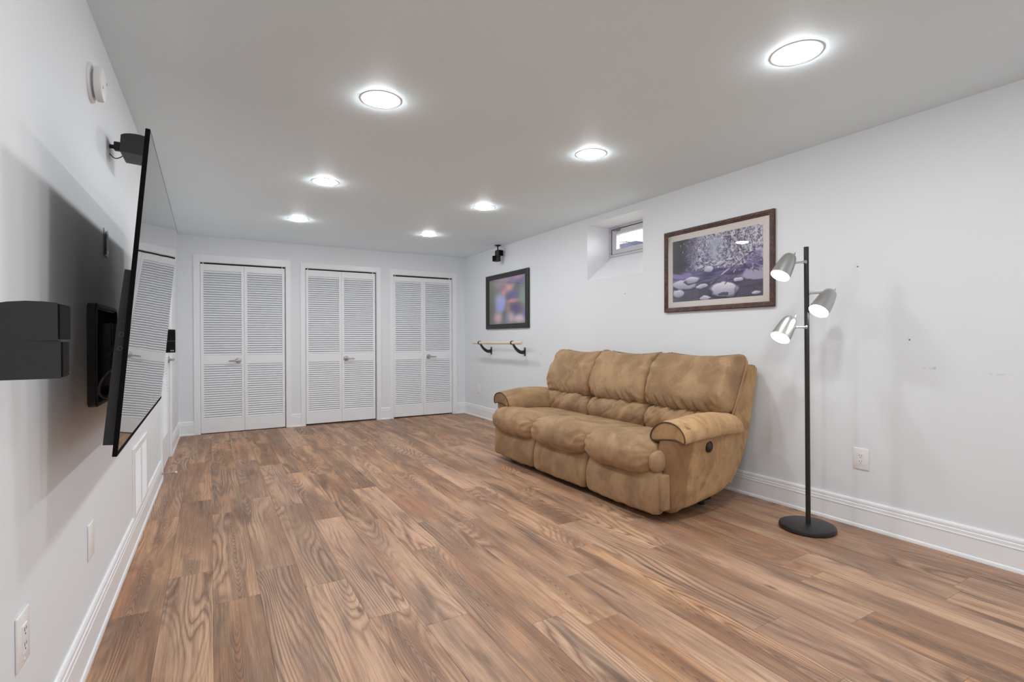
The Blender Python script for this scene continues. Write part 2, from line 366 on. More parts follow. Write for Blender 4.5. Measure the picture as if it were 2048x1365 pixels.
# ------------------------------------------------------------------ floor of separate planks
fl = tag(obj('floor', bx((-0.7, YF-0.05, -0.03), (XR+0.05, YB+0.72, -0.0072)), 'dark'), 'warm brown wood-look plank floor', 'floor', kind='structure')
RW, PL_, X0 = 0.1845, 1.325, 0.004
JO = {-2: 2.657, -1: 2.963, 0: 2.58, 1: 2.83, 2: 2.535, 3: 2.12, 4: 1.953, 5: 2.68, 6: 1.75, 7: 4.28, 8: 2.01, 9: 2.257, 10: 1.27, 11: 2.045,
      12: 1.095, 13: 1.41, 14: 1.57, 15: 2.31, 16: 1.02, 17: 1.78, 18: 2.5, -3: 2.2}
pm = {}
def plank_mesh(wd, ln):
    k = (round(wd, 3), round(ln, 3))
    if k not in pm:
        bm = bmesh.new(); g = 0.0003; a, b = wd/2-g, ln/2-g; i = 0.0011
        R0 = [bm.verts.new((sx*a, sy*b, -0.007)) for sx, sy in ((-1, -1), (1, -1), (1, 1), (-1, 1))]
        R1 = [bm.verts.new((sx*a, sy*b, -0.0007)) for sx, sy in ((-1, -1), (1, -1), (1, 1), (-1, 1))]
        R2_ = [bm.verts.new((sx*(a-i), sy*(b-i), 0)) for sx, sy in ((-1, -1), (1, -1), (1, 1), (-1, 1))]
        for A, B in ((R0, R1), (R1, R2_)):
            for q in range(4): bm.faces.new((A[q], A[(q+1) % 4], B[(q+1) % 4], B[q]))
        bm.faces.new(R2_); bm.faces.new(R0[::-1])
        pm[k] = mesh_of('plank', bm, 'plank', smooth=0)
    return pm[k]
for k in range(-3, 19):
    xa, xb = max(X0+RW*k, -0.50), min(X0+RW*(k+1), XR+0.01)
    if xb-xa < 0.02: continue
    y = JO[k]-PL_*8
    while y < YB+0.7:
        ya, yb = max(y, YF), min(y+PL_, YB+0.7)
        if yb-ya > 0.05: link('plank', plank_mesh(xb-xa, yb-ya), fl, ((xa+xb)/2, (ya+yb)/2, 0))
        y += PL_

# ------------------------------------------------------------------ baseboards
BPROF = [(0, 0.0), (0.019, 0.0), (0.019, 0.010), (0.0165, 0.017), (0.012, 0.021), (0.012, 0.112), (0.0145, 0.114), (0.0145, 0.119), (0.0125, 0.122),
         (0.0125, 0.138), (0.0095, 0.141), (0.0095, 0.145), (0.011, 0.148), (0.0105, 0.158), (0.007, 0.166), (0, 0.167)]
def baseboard(name, runs, label):
    bm = bmesh.new()
    for (p0, p1, nrm) in runs:
        p0, p1, nrm = Vector(p0), Vector(p1), Vector(nrm)
        prism(bm, BPROF, lambda q, e: (p1 if e else p0)+nrm*q[0]+Vector((0, 0, q[1])))
    return tag(obj(name, bm, 'trim', smooth=20), label, 'baseboard', kind='structure')
baseboard('baseboard_right', [((XR, YF, 0), (XR, YB, 0), (-1, 0, 0))], 'white moulded baseboard along the wall behind the sofa and lamp')
nb = [(-0.333, DOORS[0]['co'][0]), (DOORS[0]['co'][1], DOORS[1]['co'][0]), (DOORS[1]['co'][1], DOORS[2]['co'][0]), (DOORS[2]['co'][1], XR)]
baseboard('baseboard_back', [((a, YB, 0), (b, YB, 0), (0, -1, 0)) for a, b in nb], 'short white baseboard pieces between the closet casings')
ln_ = Vector((math.cos(LROT), math.sin(LROT), 0))
baseboard('baseboard_left', [(LW(YF), LW(LD[0]-0.065), ln_), (LW(LD[1]+0.075), LW(YB), ln_)], 'white moulded baseboard under the television')

# ------------------------------------------------------------------ louvered doors
def casing(t, x0, x1, o0, o1, ct, ot):      # three flat casing boards round an opening
    D = 0.017
    for a, b_ in (((x0, -D, 0), (o0, 0.0, ct)), ((o1, -D, 0), (x1, 0.0, ct)), ((o0, -D, ot), (o1, 0.0, ct))):
        obj('door_casing', bx(a, b_, bev=0.002, seg=1), 'trim', t, smooth=0)
slat_cache = {}
def slat_mesh(wd):
    k = round(wd, 3)
    if k not in slat_cache:
        bm = bmesh.new(); vs_ = box(bm, (-wd/2, -0.0146, -0.0026), (wd/2, 0.0146, 0.0026))
        bmesh.ops.rotate(bm, verts=vs_, cent=(0, 0, 0), matrix=Matrix.Rotation(math.radians(49), 3, 'X'))
        slat_cache[k] = mesh_of('slat', bm, 'door', smooth=0)
    return slat_cache[k]
def leaf(parent, x0, x1, z0, z1, y, stile=0.032, mats='door', rails=None):
    """one louvered leaf; front face at local y, thickness 28 mm backwards (+y)"""
    T = 0.028; bm = bmesh.new()
    g = 0.0012; x0 += g; x1 -= g
    zt, zm1, zm0, zb = rails
    for (a, b) in ((x0, x0+stile), (x1-stile, x1)): box(bm, (a, 0, z0), (b, T, z1), 0.0015, 1)
    for (a, b) in ((z0, zb), (zm0, zm1), (zt, z1)): box(bm, (x0+stile-0.001, 0.0008, a), (x1-stile+0.001, T-0.001, b))
    lf = obj('door_panel', bm, mats, parent, (0, y, 0), smooth=0)
    me = slat_mesh(x1-x0-2*stile+0.004)
    for (a, b) in ((zb, zm0), (zm1, zt)):
        n = round((b-a)/0.0285)
        for i in range(n):
            link('slat', me, lf, ((x0+x1)/2, T*0.52, a+(b-a)*(i+0.5)/n))
    return lf
def lever(lf, x, z, sgn, ln=0.105):
    bm = bmesh.new()
    lathe(bm, [(0, 0), (0.034, 0), (0.034, 0.006), (0.029, 0.011), (0.012, 0.013), (0.011, 0.045), (0.0, 0.045)], (x, 0, z), (0, -1, 0), 28)
    h = obj('door_handle', bm, 'nickel', lf)
    bm = bmesh.new(); pts = [(x, -0.042, z), (x+sgn*0.02, -0.046, z+0.001), (x+sgn*0.06, -0.047, z-0.001), (x+sgn*ln, -0.043, z-0.003)]
    tube(bm, catmull(pts, 14, False), [0.0095]*5+[0.0085]*5+[0.0075]*4, 12)
    me = mesh_of('lever', bm, 'nickel')
    h2 = bmesh.new(); h2.from_mesh(h.data); h2.from_mesh(me); h2.to_mesh(h.data); h2.free()
    return h
dl = ['white louvered bifold closet door nearest the left corner, lever on its left leaf',
      'white louvered bifold closet door between the two other closets',
      'white louvered bifold closet door nearest the black picture and barre']
for i, d in enumerate(DOORS):
    t = thing('door_%d' % (i+1), dl[i], 'door', ((d['op'][0]+d['op'][1])/2, YB, 0), kind='structure'); cx = t.location.x
    o0, o1 = d['op'][0]-cx, d['op'][1]-cx
    casing(t, d['co'][0]-cx, d['co'][1]-cx, o0, o1, d['ct'], d['ot'])
    for a_, b_ in (((o0-0.001, 0.0, 0), (o0+0.004, 0.10, d['ot'])), ((o1-0.004, 0.0, 0), (o1+0.001, 0.10, d['ot'])), ((o0+0.004, 0.0, d['ot']-0.004), (o1-0.004, 0.10, d['ot']+0.001))):
        obj('door_jamb', bx(a_, b_), 'trim', t, smooth=0)
    obj('head_track', bx((o0+0.01, 0.020, d['ot']-0.016), (o1-0.01, 0.045, d['ot']-0.004)), 'dark', t, smooth=0)
    rails = (1.994-0.004, 0.957, 0.846, 0.176)
    L = [leaf(t, d['leaf'][j]-cx, d['leaf'][j+1]-cx, d['lb'], d['lt'], 0.004, rails=rails) for j in (0, 1)]
    if i == 0: lever(L[0], 0.298-cx, 0.885, -1)
    else: lever(L[1], (1.610, 2.812)[i-1]-cx, 0.885, 1)
    for xx in (d['leaf'][0]-cx+0.03, d['leaf'][2]-cx-0.03):
        pv = bmesh.new(); cyl(pv, (xx, 0.022, d['lt']-0.005), (xx, 0.022, d['ot']-0.003), 0.006, seg=10); obj('pivot_pin', pv, 'plate', t)
    fb = bmesh.new(); xx = (d['leaf'][0] if i == 0 else d['leaf'][2])-cx
    sg = 1 if i == 0 else -1
    box(fb, (min(xx, xx+sg*0.07), -0.004, 0.0), (max(xx, xx+sg*0.07), 0.04, 0.004), 0.001, 1); cyl(fb, (xx+sg*0.03, 0.02, 0.003), (xx+sg*0.03, 0.02, d['lb']+0.004), 0.005, seg=10)
    obj('floor_bracket', fb, 'steel', t)
# louvered door in the left wall
t = thing('door_4', 'white louvered door seen edge-on in the television wall', 'door', LW((LD[0]+LD[1])/2), PI/2+LROT, kind='structure')
# local x runs along the wall, local -y out into the room after turning the casing round
hw = (LD[1]-LD[0])/2
def flipy(bm):
    for v in bm.verts: v.co.y = v.co.y
    return bm
casing(t, -hw-0.07, hw+0.07, -hw, hw, LD[2]+0.075, LD[2])
lf = leaf(t, -hw+0.004, hw-0.004, 0.012, LD[2]-0.005, 0.006, stile=0.095, rails=(1.94, 0.98, 0.86, 0.27))
lever(lf, hw-0.065, 0.955, -1, 0.11)
for zz in (0.22, 1.80):
    b_ = bmesh.new(); cyl(b_, (-hw+0.003, -0.004, zz-0.045), (-hw+0.003, -0.004, zz+0.045), 0.008, seg=12)
    box(b_, (-hw+0.003, -0.003, zz-0.045), (-hw+0.028, 0.001, zz+0.045)); obj('hinge', b_, 'hinge', lf)
b_ = bmesh.new(); lathe(b_, [(0, 0), (0.012, 0), (0.012, 0.004), (0.004, 0.006), (0.004, 0.075), (0.0075, 0.077), (0.0075, 0.09), (0, 0.092)], (0, 0, 0), (1, 0, 0), 14)
ds = obj('door_stop', b_, 'nickel', None, LW(5.0, 0.0165, 0.07), (0, 0, LROT)); tag(ds, 'small metal door stop sticking out of the baseboard before the louvered side door', 'door stop')
tip = bmesh.new(); lathe(tip, [(0, 0.090), (0.0085, 0.090), (0.0085, 0.100), (0.006, 0.104), (0, 0.104)], (0, 0, 0), (1, 0, 0), 14)
obj('rubber_tip', tip, 'plate', ds)

# ------------------------------------------------------------------ window
wn = thing('window_1', 'small high basement window in a deep white recess above the sofa', 'window', (XR, (WIN[0]+WIN[1])/2, WIN[2]), kind='structure')
hwid = (WIN[1]-WIN[0])/2; ZT = WIN[3]-WIN[2]; ZS = 2.035-WIN[2]
bm = bmesh.new()
v = [bm.verts.new(p) for p in ((-0.0005, -hwid, 0.0), (-0.0005, hwid, 0.0), (RD, hwid, ZS), (RD, -hwid, ZS), (RD, hwid, 0.0), (RD, -hwid, 0.0))]
for f in ((0, 1, 2, 3), (0, 3, 5), (1, 4, 2), (2, 4, 5, 3), (0, 5, 4, 1)): bm.faces.new([v[q] for q in f])
obj('sloped_sill', bm, 'reveal', wn, smooth=0)
bm = bmesh.new(); e = 0.002
box(bm, (0.0, hwid-e, 0.0), (RD, hwid, ZT)); box(bm, (0.0, -hwid, 0.0), (RD, -hwid+e, ZT)); box(bm, (0.0, -hwid, ZT-e), (RD, hwid, ZT))
obj('reveal_lining', bm, 'reveal', wn, smooth=0)
def rect_frame(bm, x0, x1, y0, y1, z0, z1, wy, wz, bev=0.0):
    for a, b in (((x0, y0, z0), (x1, y0+wy, z1)), ((x0, y1-wy, z0), (x1, y1, z1)), ((x0, y0+wy, z0), (x1, y1-wy, z0+wz)), ((x0, y0+wy, z1-wz), (x1, y1-wy, z1))):
        box(bm, a, b, bev, 1)
bm = bmesh.new(); rect_frame(bm, RD-0.035, RD+0.03, -hwid+e, hwid-e, ZS-0.02, ZT-e, 0.030, 0.022); obj('window_frame', bm, 'vinyl', wn, smooth=0)
bm = bmesh.new(); rect_frame(bm, RD-0.028, RD+0.02, -hwid+0.037, hwid-0.037, ZS+0.005, ZT-0.030, 0.065, 0.052, 0.003); sash = obj('sash', bm, 'vinyl', wn, smooth=0)
obj('glass_pane', bx((RD-0.002, -hwid+0.09, ZS+0.05), (RD+0.003, hwid-0.09, ZT-0.075)), 'glass', wn, smooth=0)
bm = bmesh.new(); rect_frame(bm, RD-0.030, RD-0.020, -hwid+0.030, hwid-0.030, ZS-0.001, ZT-0.023, 0.0065, 0.0065); obj('gasket', bm, 'black', wn, smooth=0)
bm = bmesh.new(); box(bm, (RD-0.05, hwid-0.165, ZT-0.055), (RD-0.03, hwid-0.125, ZT-0.022), 0.003, 1); box(bm, (RD-0.06, hwid-0.15, ZT-0.05), (RD-0.045, hwid-0.085, ZT-0.038), 0.002, 1)
obj('latch', bm, 'hinge', wn)
for zz in (ZS+0.02, ZT-0.05):
    bm = bmesh.new(); lathe(bm, [(0, 0.004), (0.004, 0.003), (0.005, 0)], (RD-0.035, hwid-0.017, zz), (-1, 0, 0), 10); obj('screw', bm, 'black', wn)

# ------------------------------------------------------------------ outside the window
tag(obj('ground', bx((XR+RD, -4, 1.6), (60, 60, 1.9)), simple('lawn', srgb(120, 125, 95), 0.9)), 'lawn outside the small window', 'ground', kind='structure')
hs = thing('house', 'blue-grey house with a pinkish roof seen through the small window', 'house', (16.5, 15.2, 1.9))
obj('house_wall', bx((-2.0, -0.1, 0), (2.5, 6.0, 3.10)), simple('house_siding', srgb(84, 92, 122), 0.8), hs, smooth=0)
obj('wing_wall', bx((-1.8, -7.0, 0), (2.4, -0.1, 2.72)), 'wall', hs, smooth=0)
bm = bmesh.new(); prism(bm, [(-2.2, 2.72), (2.8, 2.72), (0.3, 3.35)], lambda p_, e_: Vector((p_[0], -7.2 if e_ else 0.0, p_[1])))
obj('house_roof', bm, simple('house_shingle', srgb(112, 84, 94), 0.8), hs, smooth=0)
tr = thing('tree', 'leafy reddish tree seen through the small window', 'tree', (8.75, 8.45, 1.9))
bm = bmesh.new(); tube(bm, [(0, 0, 0), (0.05, 0.02, 1.2), (0, 0.1, 2.6), (0.1, 0.1, 4.0)], [0.10, 0.07, 0.04, 0.02], 8)
rb = random.Random(3); tips = []
for i in range(26):
    a, z = rb.uniform(0, 2*PI), rb.uniform(1.1, 3.6); ln = rb.uniform(0.6, 1.5)
    p = [Vector((0.03, 0.05, z)), Vector((math.cos(a)*ln*0.5, math.sin(a)*ln*0.5, z+0.25*ln)), Vector((math.cos(a)*ln, math.sin(a)*ln, z+0.3*ln))]
    tube(bm, p, [0.018, 0.010, 0.004], 5); tips += p[1:]
obj('trunk', bm, simple('bark', srgb(70, 56, 56), 0.9), tr)
bm = bmesh.new()
for i in range(5000):
    c = rb.choice(tips)+Vector((rb.gauss(0, 0.2), rb.gauss(0, 0.2), rb.gauss(0, 0.18))); u = Vector((rb.gauss(0, 1), rb.gauss(0, 1), rb.gauss(0, 1))).normalized(); v_ = u.orthogonal().normalized()
    s_ = rb.uniform(0.02, 0.04); bm.faces.new([bm.verts.new(c+u*s_), bm.verts.new(c+v_*s_*0.5), bm.verts.new(c-u*s_), bm.verts.new(c-v_*s_*0.5)])
tag(obj('foliage', bm, simple('leaves', srgb(120, 84, 96), 0.8), tr, smooth=0), kind='stuff')

# ------------------------------------------------------------------ recessed ceiling lights
def downlight(x, y, label):
    t = thing('recessed_light', label, 'ceiling light', (x, y, HR), group='recessed ceiling lights')
    bm = bmesh.new(); lathe(bm, [(0.104, 0.0), (0.104, -0.0013), (0.102, -0.0018), (0.0770, -0.0024), (0.0765, -0.002), (0.0765, 0.0)], seg=48); obj('trim_ring', bm, 'trim', t)
    bm = bmesh.new(); lathe(bm, [(0.0760, -0.001), (0.0755, -0.007), (0.070, -0.0105), (0.055, -0.0132), (0.03, -0.0145), (0, -0.015)], seg=48); obj('lens', bm, 'light', t)
    return t
for x, y, l in ((0.774, 2.67, 'lit recessed ceiling light nearest above the television'), (2.228, 1.325, 'lit recessed ceiling light nearest the floor lamp, largest in view'),
                (2.232, 2.746, 'lit recessed ceiling light above the near end of the sofa'), (0.793, 4.282, 'lit recessed ceiling light second from the louvered closets in the television-side row'),
                (2.25, 4.36, 'lit recessed ceiling light in front of the small high window'), (0.797, 5.76, 'lit recessed ceiling light before the leftmost louvered closet'),
                (2.262, 5.83, 'lit recessed ceiling light before the closet nearest the black picture')):
    downlight(x, y, l)

# ------------------------------------------------------------------ outlets and plates
def outlet(loc, rotz, label, kind='duplex', cat='outlet', group=None, wd=0.088, ht=0.128):
    """face looks along local -y"""
    t = thing('wall_outlet' if kind == 'duplex' else 'light_switch' if kind == 'switch' else 'wall_plate', label, cat, loc, rotz, group)
    obj('cover_plate', bx((-wd/2, -0.0065, -ht/2), (wd/2, 0, ht/2), bev=0.0035), 'plate', t)
    if kind == 'duplex':
        obj('receptacle', bx((-0.0175, -0.0085, -0.034), (0.0175, -0.006, 0.034), bev=0.002, seg=1), 'plate', t)
        bm = bmesh.new()
        for zz in (-0.018, 0.018):
            for sx, hh in ((-0.006, 0.0045), (0.006, 0.0036)): box(bm, (sx-0.001, -0.0090, zz+0.004-hh), (sx+0.001, -0.0080, zz+0.004+hh))
            cyl(bm, (0, -0.0090, zz-0.008), (0, -0.0080, zz-0.008), 0.0024, seg=8)
        tag(obj('slots', bm, 'black', t, smooth=0), kind='stuff')
    elif kind == 'switch':
        obj('toggle', bx((-0.006, -0.016, -0.012), (0.006, -0.006, 0.012), bev=0.002, seg=1), 'plate', t)
    for zz in (-ht*0.40, ht*0.40):
        bm = bmesh.new(); lathe(bm, [(0, 0.0012), (0.0028, 0.001), (0.0034, 0)], (0, -0.0065, zz), (0, -1, 0), 10); obj('screw', bm, 'plate', t)
    return t
outlet((XR, 1.624, 0.415), -PI/2, 'white duplex outlet low on the wall right of the floor lamp')
outlet((XR, 6.775, 0.418), -PI/2, 'white outlet plate under the ballet barre', 'plate')
lr = PI/2+LROT
outlet(LW(1.66, 0, 0.435), lr, 'white duplex outlet low on the television wall, nearest the camera')
outlet(LW(2.425, 0, 0.412), lr, 'white blank wall plate below the television', 'plate', 'wall plate')
outlet(LW(6.85, 0, 0.39), lr, 'white outlet low between the louvered side door and the corner', 'plate')
outlet(LW(7.10, 0, 1.185), lr, 'white light switch between the louvered side door and the corner', 'switch', 'switch')
t_out = outlet(LW(2.76, 0, 1.565), lr, 'outlet plate behind the television, greyed to paint in the shadow', 'duplex', wd=0.07, ht=0.115)
for o_ in t_out.children: o_.data.materials[0] = M['hinge']  # hinge grey on every part paints in the television's shadow

# ------------------------------------------------------------------ return-air grille
gy0, gy1, gz0, gz1 = 3.50, 4.13, 0.135, 0.545
g = thing('air_return_grille', 'white louvered air return grille low on the television wall', 'vent', LW((gy0+gy1)/2, 0, (gz0+gz1)/2), lr)
W2, H2 = (gy1-gy0)/2, (gz1-gz0)/2
bm = bmesh.new()
for a, b in (((-W2, -0.010, -H2), (-W2+0.05, 0, H2)), ((W2-0.05, -0.010, -H2), (W2, 0, H2)), ((-W2+0.05, -0.010, -H2), (W2-0.05, 0, -H2+0.035)),
             ((-W2+0.05, -0.010, H2-0.035), (W2-0.05, 0, H2)), ((-0.02, -0.010, -H2+0.035), (0.02, 0, H2-0.035))): box(bm, a, b, 0.0015, 1)
obj('grille_frame', bm, 'plate', g, smooth=0)
obj('duct_opening', bx((-W2+0.05, -0.0012, -H2+0.035), (W2-0.05, -0.0002, H2-0.035)), 'dark', g, smooth=0)
bm = bmesh.new(); sw = W2-0.07; vs_ = box(bm, (-sw/2, -0.0052, -0.0008), (sw/2, 0.0052, 0.0008))
bmesh.ops.rotate(bm, verts=vs_, cent=(0, 0, 0), matrix=Matrix.Rotation(math.radians(38), 3, 'X')); sm = mesh_of('slat', bm, 'plate', 0)
ns = 26
for sx in (-1, 1):
    for i in range(ns): link('slat', sm, g, (sx*(0.02+sw/2), -0.006, -H2+0.035+(2*H2-0.07)*(i+0.5)/ns))

# ------------------------------------------------------------------ smoke detector
sd = thing('smoke_detector', 'round white smoke detector high on the television wall', 'smoke detector', LW(2.485, 0, 2.122), LROT)
X_ = (1, 0, 0)
bm = bmesh.new(); lathe(bm, [(0, 0), (0.071, 0), (0.072, 0.004), (0.070, 0.009), (0.062, 0.010), (0, 0.010)], (0, 0, 0), X_, 40); obj('mounting_plate', bm, 'plate', sd)
bm = bmesh.new(); lathe(bm, [(0, 0.009), (0.050, 0.009), (0.050, 0.020), (0, 0.020)], (0, 0, 0), X_, 32); obj('vent_gap', bm, simple('grey_plastic', (0.5, 0.5, 0.5, 1), 0.5), sd)
bm = bmesh.new(); lathe(bm, [(0, 0.018), (0.060, 0.018), (0.0635, 0.021), (0.0630, 0.034), (0.058, 0.041), (0.045, 0.044), (0, 0.045)], (0, 0, 0), X_, 40); obj('cover', bm, 'plate', sd)
bm = bmesh.new()
for a in (0.5, 3.7):
    for q in range(5): yy, zz = 0.042*math.cos(a)+0.004*math.cos(q*1.26), 0.042*math.sin(a)+0.004*math.sin(q*1.26); cyl(bm, (0.0435, yy, zz), (0.0450, yy, zz), 0.0011, seg=6)
tag(obj('speaker_holes', bm, 'black', sd, smooth=0), kind='stuff')

# ------------------------------------------------------------------ small cube loudspeakers
def cube_part(bm, w_, d_, h_, z0, flat=False):        # a cube: front at -y, back rounded
    N_ = 20; prof = []
    pts = [(-d_/2, z0), (-d_/2, z0+h_-0.001), (-d_*0.3, z0+h_+0.001), (-d_*0.08, z0+h_+0.0015), (d_*0.15, z0+h_-0.001), (d_*0.36, z0+h_-0.0065), (d_*0.5, z0+h_-0.014), (d_*0.5, z0+0.004), (d_*0.46, z0)]
    if flat: pts = [(-d_/2, z0), (-d_/2, z0+h_), (d_*0.44, z0+h_), (d_*0.5, z0+h_-0.006), (d_*0.5, z0+0.006), (d_*0.44, z0)]
    prism(bm, pts, lambda p, e_: Vector((w_/2 if e_ else -w_/2, p[0], p[1])))
def double_cube(name, label, loc, rotz, twist=(0.0, 0.0), mount='wall', horizontal=False, wd=0.084, dp=0.095, h=0.078, off=0.0):
    t = thing(name, label, 'speaker', loc, rotz, 'small black satellite speakers')
    for i, tw in enumerate(twist):
        bm = bmesh.new(); cube_part(bm, wd, dp, h, 0.0, i == 1 and not horizontal)
        bmesh.ops.bevel(bm, geom=[e for e in bm.edges if e.calc_face_angle(0) > 0.6], offset=0.0012, segments=2, affect='EDGES')
        if horizontal: loc_, rot_ = ((-wd*0.51 if i else wd*0.51), 0, -h/2), (math.radians(4), 0, 0)
        else: loc_, rot_ = (off*math.sin(tw)*dp, -off*math.cos(tw)*dp, (-h if i else 0.0)), (0, 0, tw)
        c = obj('speaker_cube', bm, 'speaker', t, loc_, rot_)
        obj('grille', bx((-wd/2+0.0015, -dp/2-0.003, 0.0025), (wd/2-0.0015, -dp/2+0.001, h-0.003), bev=0.001, seg=1), 'grillecloth', c)
    return t
# near left speaker: it faces out into the room
s1 = double_cube('cube_speaker', 'black double cube speaker on the television wall, nearest the camera', LW(1.417, 0.073, 1.1505), lr, (math.radians(-1), math.radians(4)), dp=0.118)
s2 = double_cube('cube_speaker', 'black double cube speaker on the television wall, just beyond the television', LW(4.16, 0.10, 1.141), lr-math.radians(38), (0.0, math.radians(-3)))
s3 = double_cube('cube_speaker', 'black cube speaker on a wall bracket above the television', LW(2.88, 0.092, 2.012), lr, (0.0, 0.0), horizontal=True, dp=0.092, h=0.088, wd=0.084)
s4 = double_cube('cube_speaker', 'black double cube speaker hanging from the ceiling above the black picture', (3.325, 6.05, 2.255), 0.0, (math.radians(12), math.radians(-72)), off=0.30, wd=0.074, dp=0.082, h=0.075)
for s_, dist in ((s1, 0.03), (s2, 0.055)):
    bm = bmesh.new(); cyl(bm, (0, 0.03, 0), (0, dist+0.043, 0), 0.009, seg=12); obj('mount_arm', bm, 'black', s_)
c_ = min((o_ for o_ in s2.children if o_.name.startswith('speaker_cube')), key=lambda o_: o_.location.z)
cu = bpy.data.curves.new('brand_mark', 'FONT'); cu.body = 'BOSE'; cu.size = 0.0125; cu.align_x = 'CENTER'; cu.extrude = 0.0003; cu.materials.append(M['logo'])
tmp_ = bpy.data.objects.new('logo_curve', cu); C.objects.link(tmp_); me_ = bpy.data.meshes.new_from_object(tmp_); bpy.data.objects.remove(tmp_)
tx = link('logo', me_, c_); tag(tx, kind='stuff'); tx.location = (0.012, -0.0515, 0.010); tx.rotation_euler = (PI/2, 0, 0)
bm = bmesh.new(); box(bm, (-0.05+0.0, 0.093, -0.034), (0.05, 0.105, 0.036), 0.004); cyl(bm, (0, 0.05, 0.0), (0, 0.095, 0.0), 0.009, seg=12); box(bm, (-0.014, 0.052, -0.016), (0.014, 0.076, 0.022), 0.004)
obj('wall_bracket', bm, 'black', s3)
bm = bmesh.new(); tube(bm, catmull([(0.0, 0.094, -0.03), (0.0, 0.075, -0.05), (0.0, 0.055, -0.045), (0.0, 0.04, -0.03), (0, 0.03, -0.02)], 18, False), 0.0022, 6)
obj('speaker_wire', bm, 'black', s3)
bm = bmesh.new(); lathe(bm, [(0, 0.145), (0.044, 0.145), (0.044, 0.140), (0.02, 0.129), (0.009, 0.125), (0.009, 0.07), (0, 0.07)], (0, 0, 0), (0, 0, 1), 24)
obj('ceiling_bracket', bm, 'black', s4)

# ------------------------------------------------------------------ television and its wall mount
TW, TH = 1.656, 0.931
tv = thing('television', 'large black flat-screen television tilted down on the wall', 'television', (-0.1905, 2.62, 1.289)); tv.rotation_euler = (0, math.radians(5), math.radians(0.38))
obj('bezel', bx((-0.012, -TW/2, -TH/2), (-0.0006, TW/2, TH/2), bev=0.0008, seg=1), 'bezel', tv)
obj('screen', bx((-0.002, -TW/2+0.006, -TH/2+0.016), (-0.0002, TW/2-0.006, TH/2-0.006)), 'screen', tv, smooth=0)
bm = bmesh.new(); prism(bm, [(-0.011, 0.062), (-0.031, 0.062), (-0.036, -0.10), (-0.040, -0.44), (-0.011, -0.440)], lambda p, e_: Vector((p[0], 0.79 if e_ else -0.79, p[1])))
bmesh.ops.bevel(bm, geom=[e for e in bm.edges if abs(e.verts[0].co.y-e.verts[1].co.y) < 0.01], offset=0.003, segments=1, affect='EDGES')
hz = obj('back_housing', bm, 'speaker', tv)
for k, (zz, r_) in enumerate(((-0.055, 0.0035), (-0.085, 0.0035), (-0.125, 0.006), (-0.165, 0.006))):
    bm = bmesh.new(); lathe(bm, [(r_*0.6, 0.001), (r_, 0.0018), (r_*1.25, 0.001), (r_*1.25, 0)], (-0.022, -0.7902, zz), (0, -1, 0), 14); obj('port', bm, 'portmetal', hz)
bm = bmesh.new(); tube(bm, catmull([(-0.036, -0.70, -0.22), (-0.065, -0.70, -0.26), (-0.072, -0.69, -0.30), (-0.055, -0.68, -0.315), (-0.038, -0.67, -0.29)], 22, False), 0.0045, 8)
obj('power_cable', bm, 'black', tv)
mt = thing('television_mount', 'black wall mount frame behind the television', 'tv mount', LW(2.62, 0, 1.095), LROT)
def rring(bm, x0, x1, hy, hz_, rad, th):
    out, inn = [], []
    for cx_, cz_, a0 in ((1, 1, 0), (-1, 1, PI/2), (-1, -1, PI), (1, -1, 3*PI/2)):
        for k in range(6):
            a = a0+PI/2*k/5
            out.append((cx_*(hy-rad)+rad*math.cos(a), cz_*(hz_-rad)+rad*math.sin(a)))
            inn.append((cx_*(hy-rad)+(rad-th)*math.cos(a), cz_*(hz_-rad)+(rad-th)*math.sin(a)))
    n = len(out); R = []
    for pts, x in ((out, x0), (out, x1), (inn, x1), (inn, x0)): R.append([bm.verts.new((x, p[0], p[1])) for p in pts])
    for A, B in ((0, 1), (1, 2), (2, 3), (3, 0)):
        for i in range(n): bm.faces.new((R[A][i], R[A][(i+1) % n], R[B][(i+1) % n], R[B][i]))
bm = bmesh.new(); rring(bm, 0.0, 0.030, 0.225, 0.193, 0.03, 0.022); bmesh.ops.bevel(bm, geom=[e for e in bm.edges if e.verts[0].co.x > 0.02 and e.verts[1].co.x > 0.02 and len(e.link_faces) == 2], offset=0.006, segments=2, affect='EDGES')
obj('wall_frame', bm, 'black', mt)
obj('wall_panel', bx((0.0, -0.205, -0.172), (0.006, 0.205, 0.172)), 'dark', mt, smooth=0)
bm = bmesh.new(); box(bm, (0.004, -0.10, -0.12), (0.055, -0.07, 0.12), 0.004); box(bm, (0.004, 0.07, -0.12), (0.055, 0.10, 0.12), 0.004); cyl(bm, (0.05, -0.15, 0.0), (0.05, 0.15, 0.0), 0.012, seg=14)
obj('tilt_arm', bm, 'black', mt)
for yy, ya_ in ((-0.15, -0.13), (0.10, 0.10)):
    bm = bmesh.new(); box(bm, (0.105, yy, -0.10), (0.122, yy+0.05, 0.23), 0.002, 1); box(bm, (0.045, ya_, -0.02), (0.115, ya_+0.03, 0.03), 0.002, 1)
    obj('tv_bracket', bm, 'black', mt)

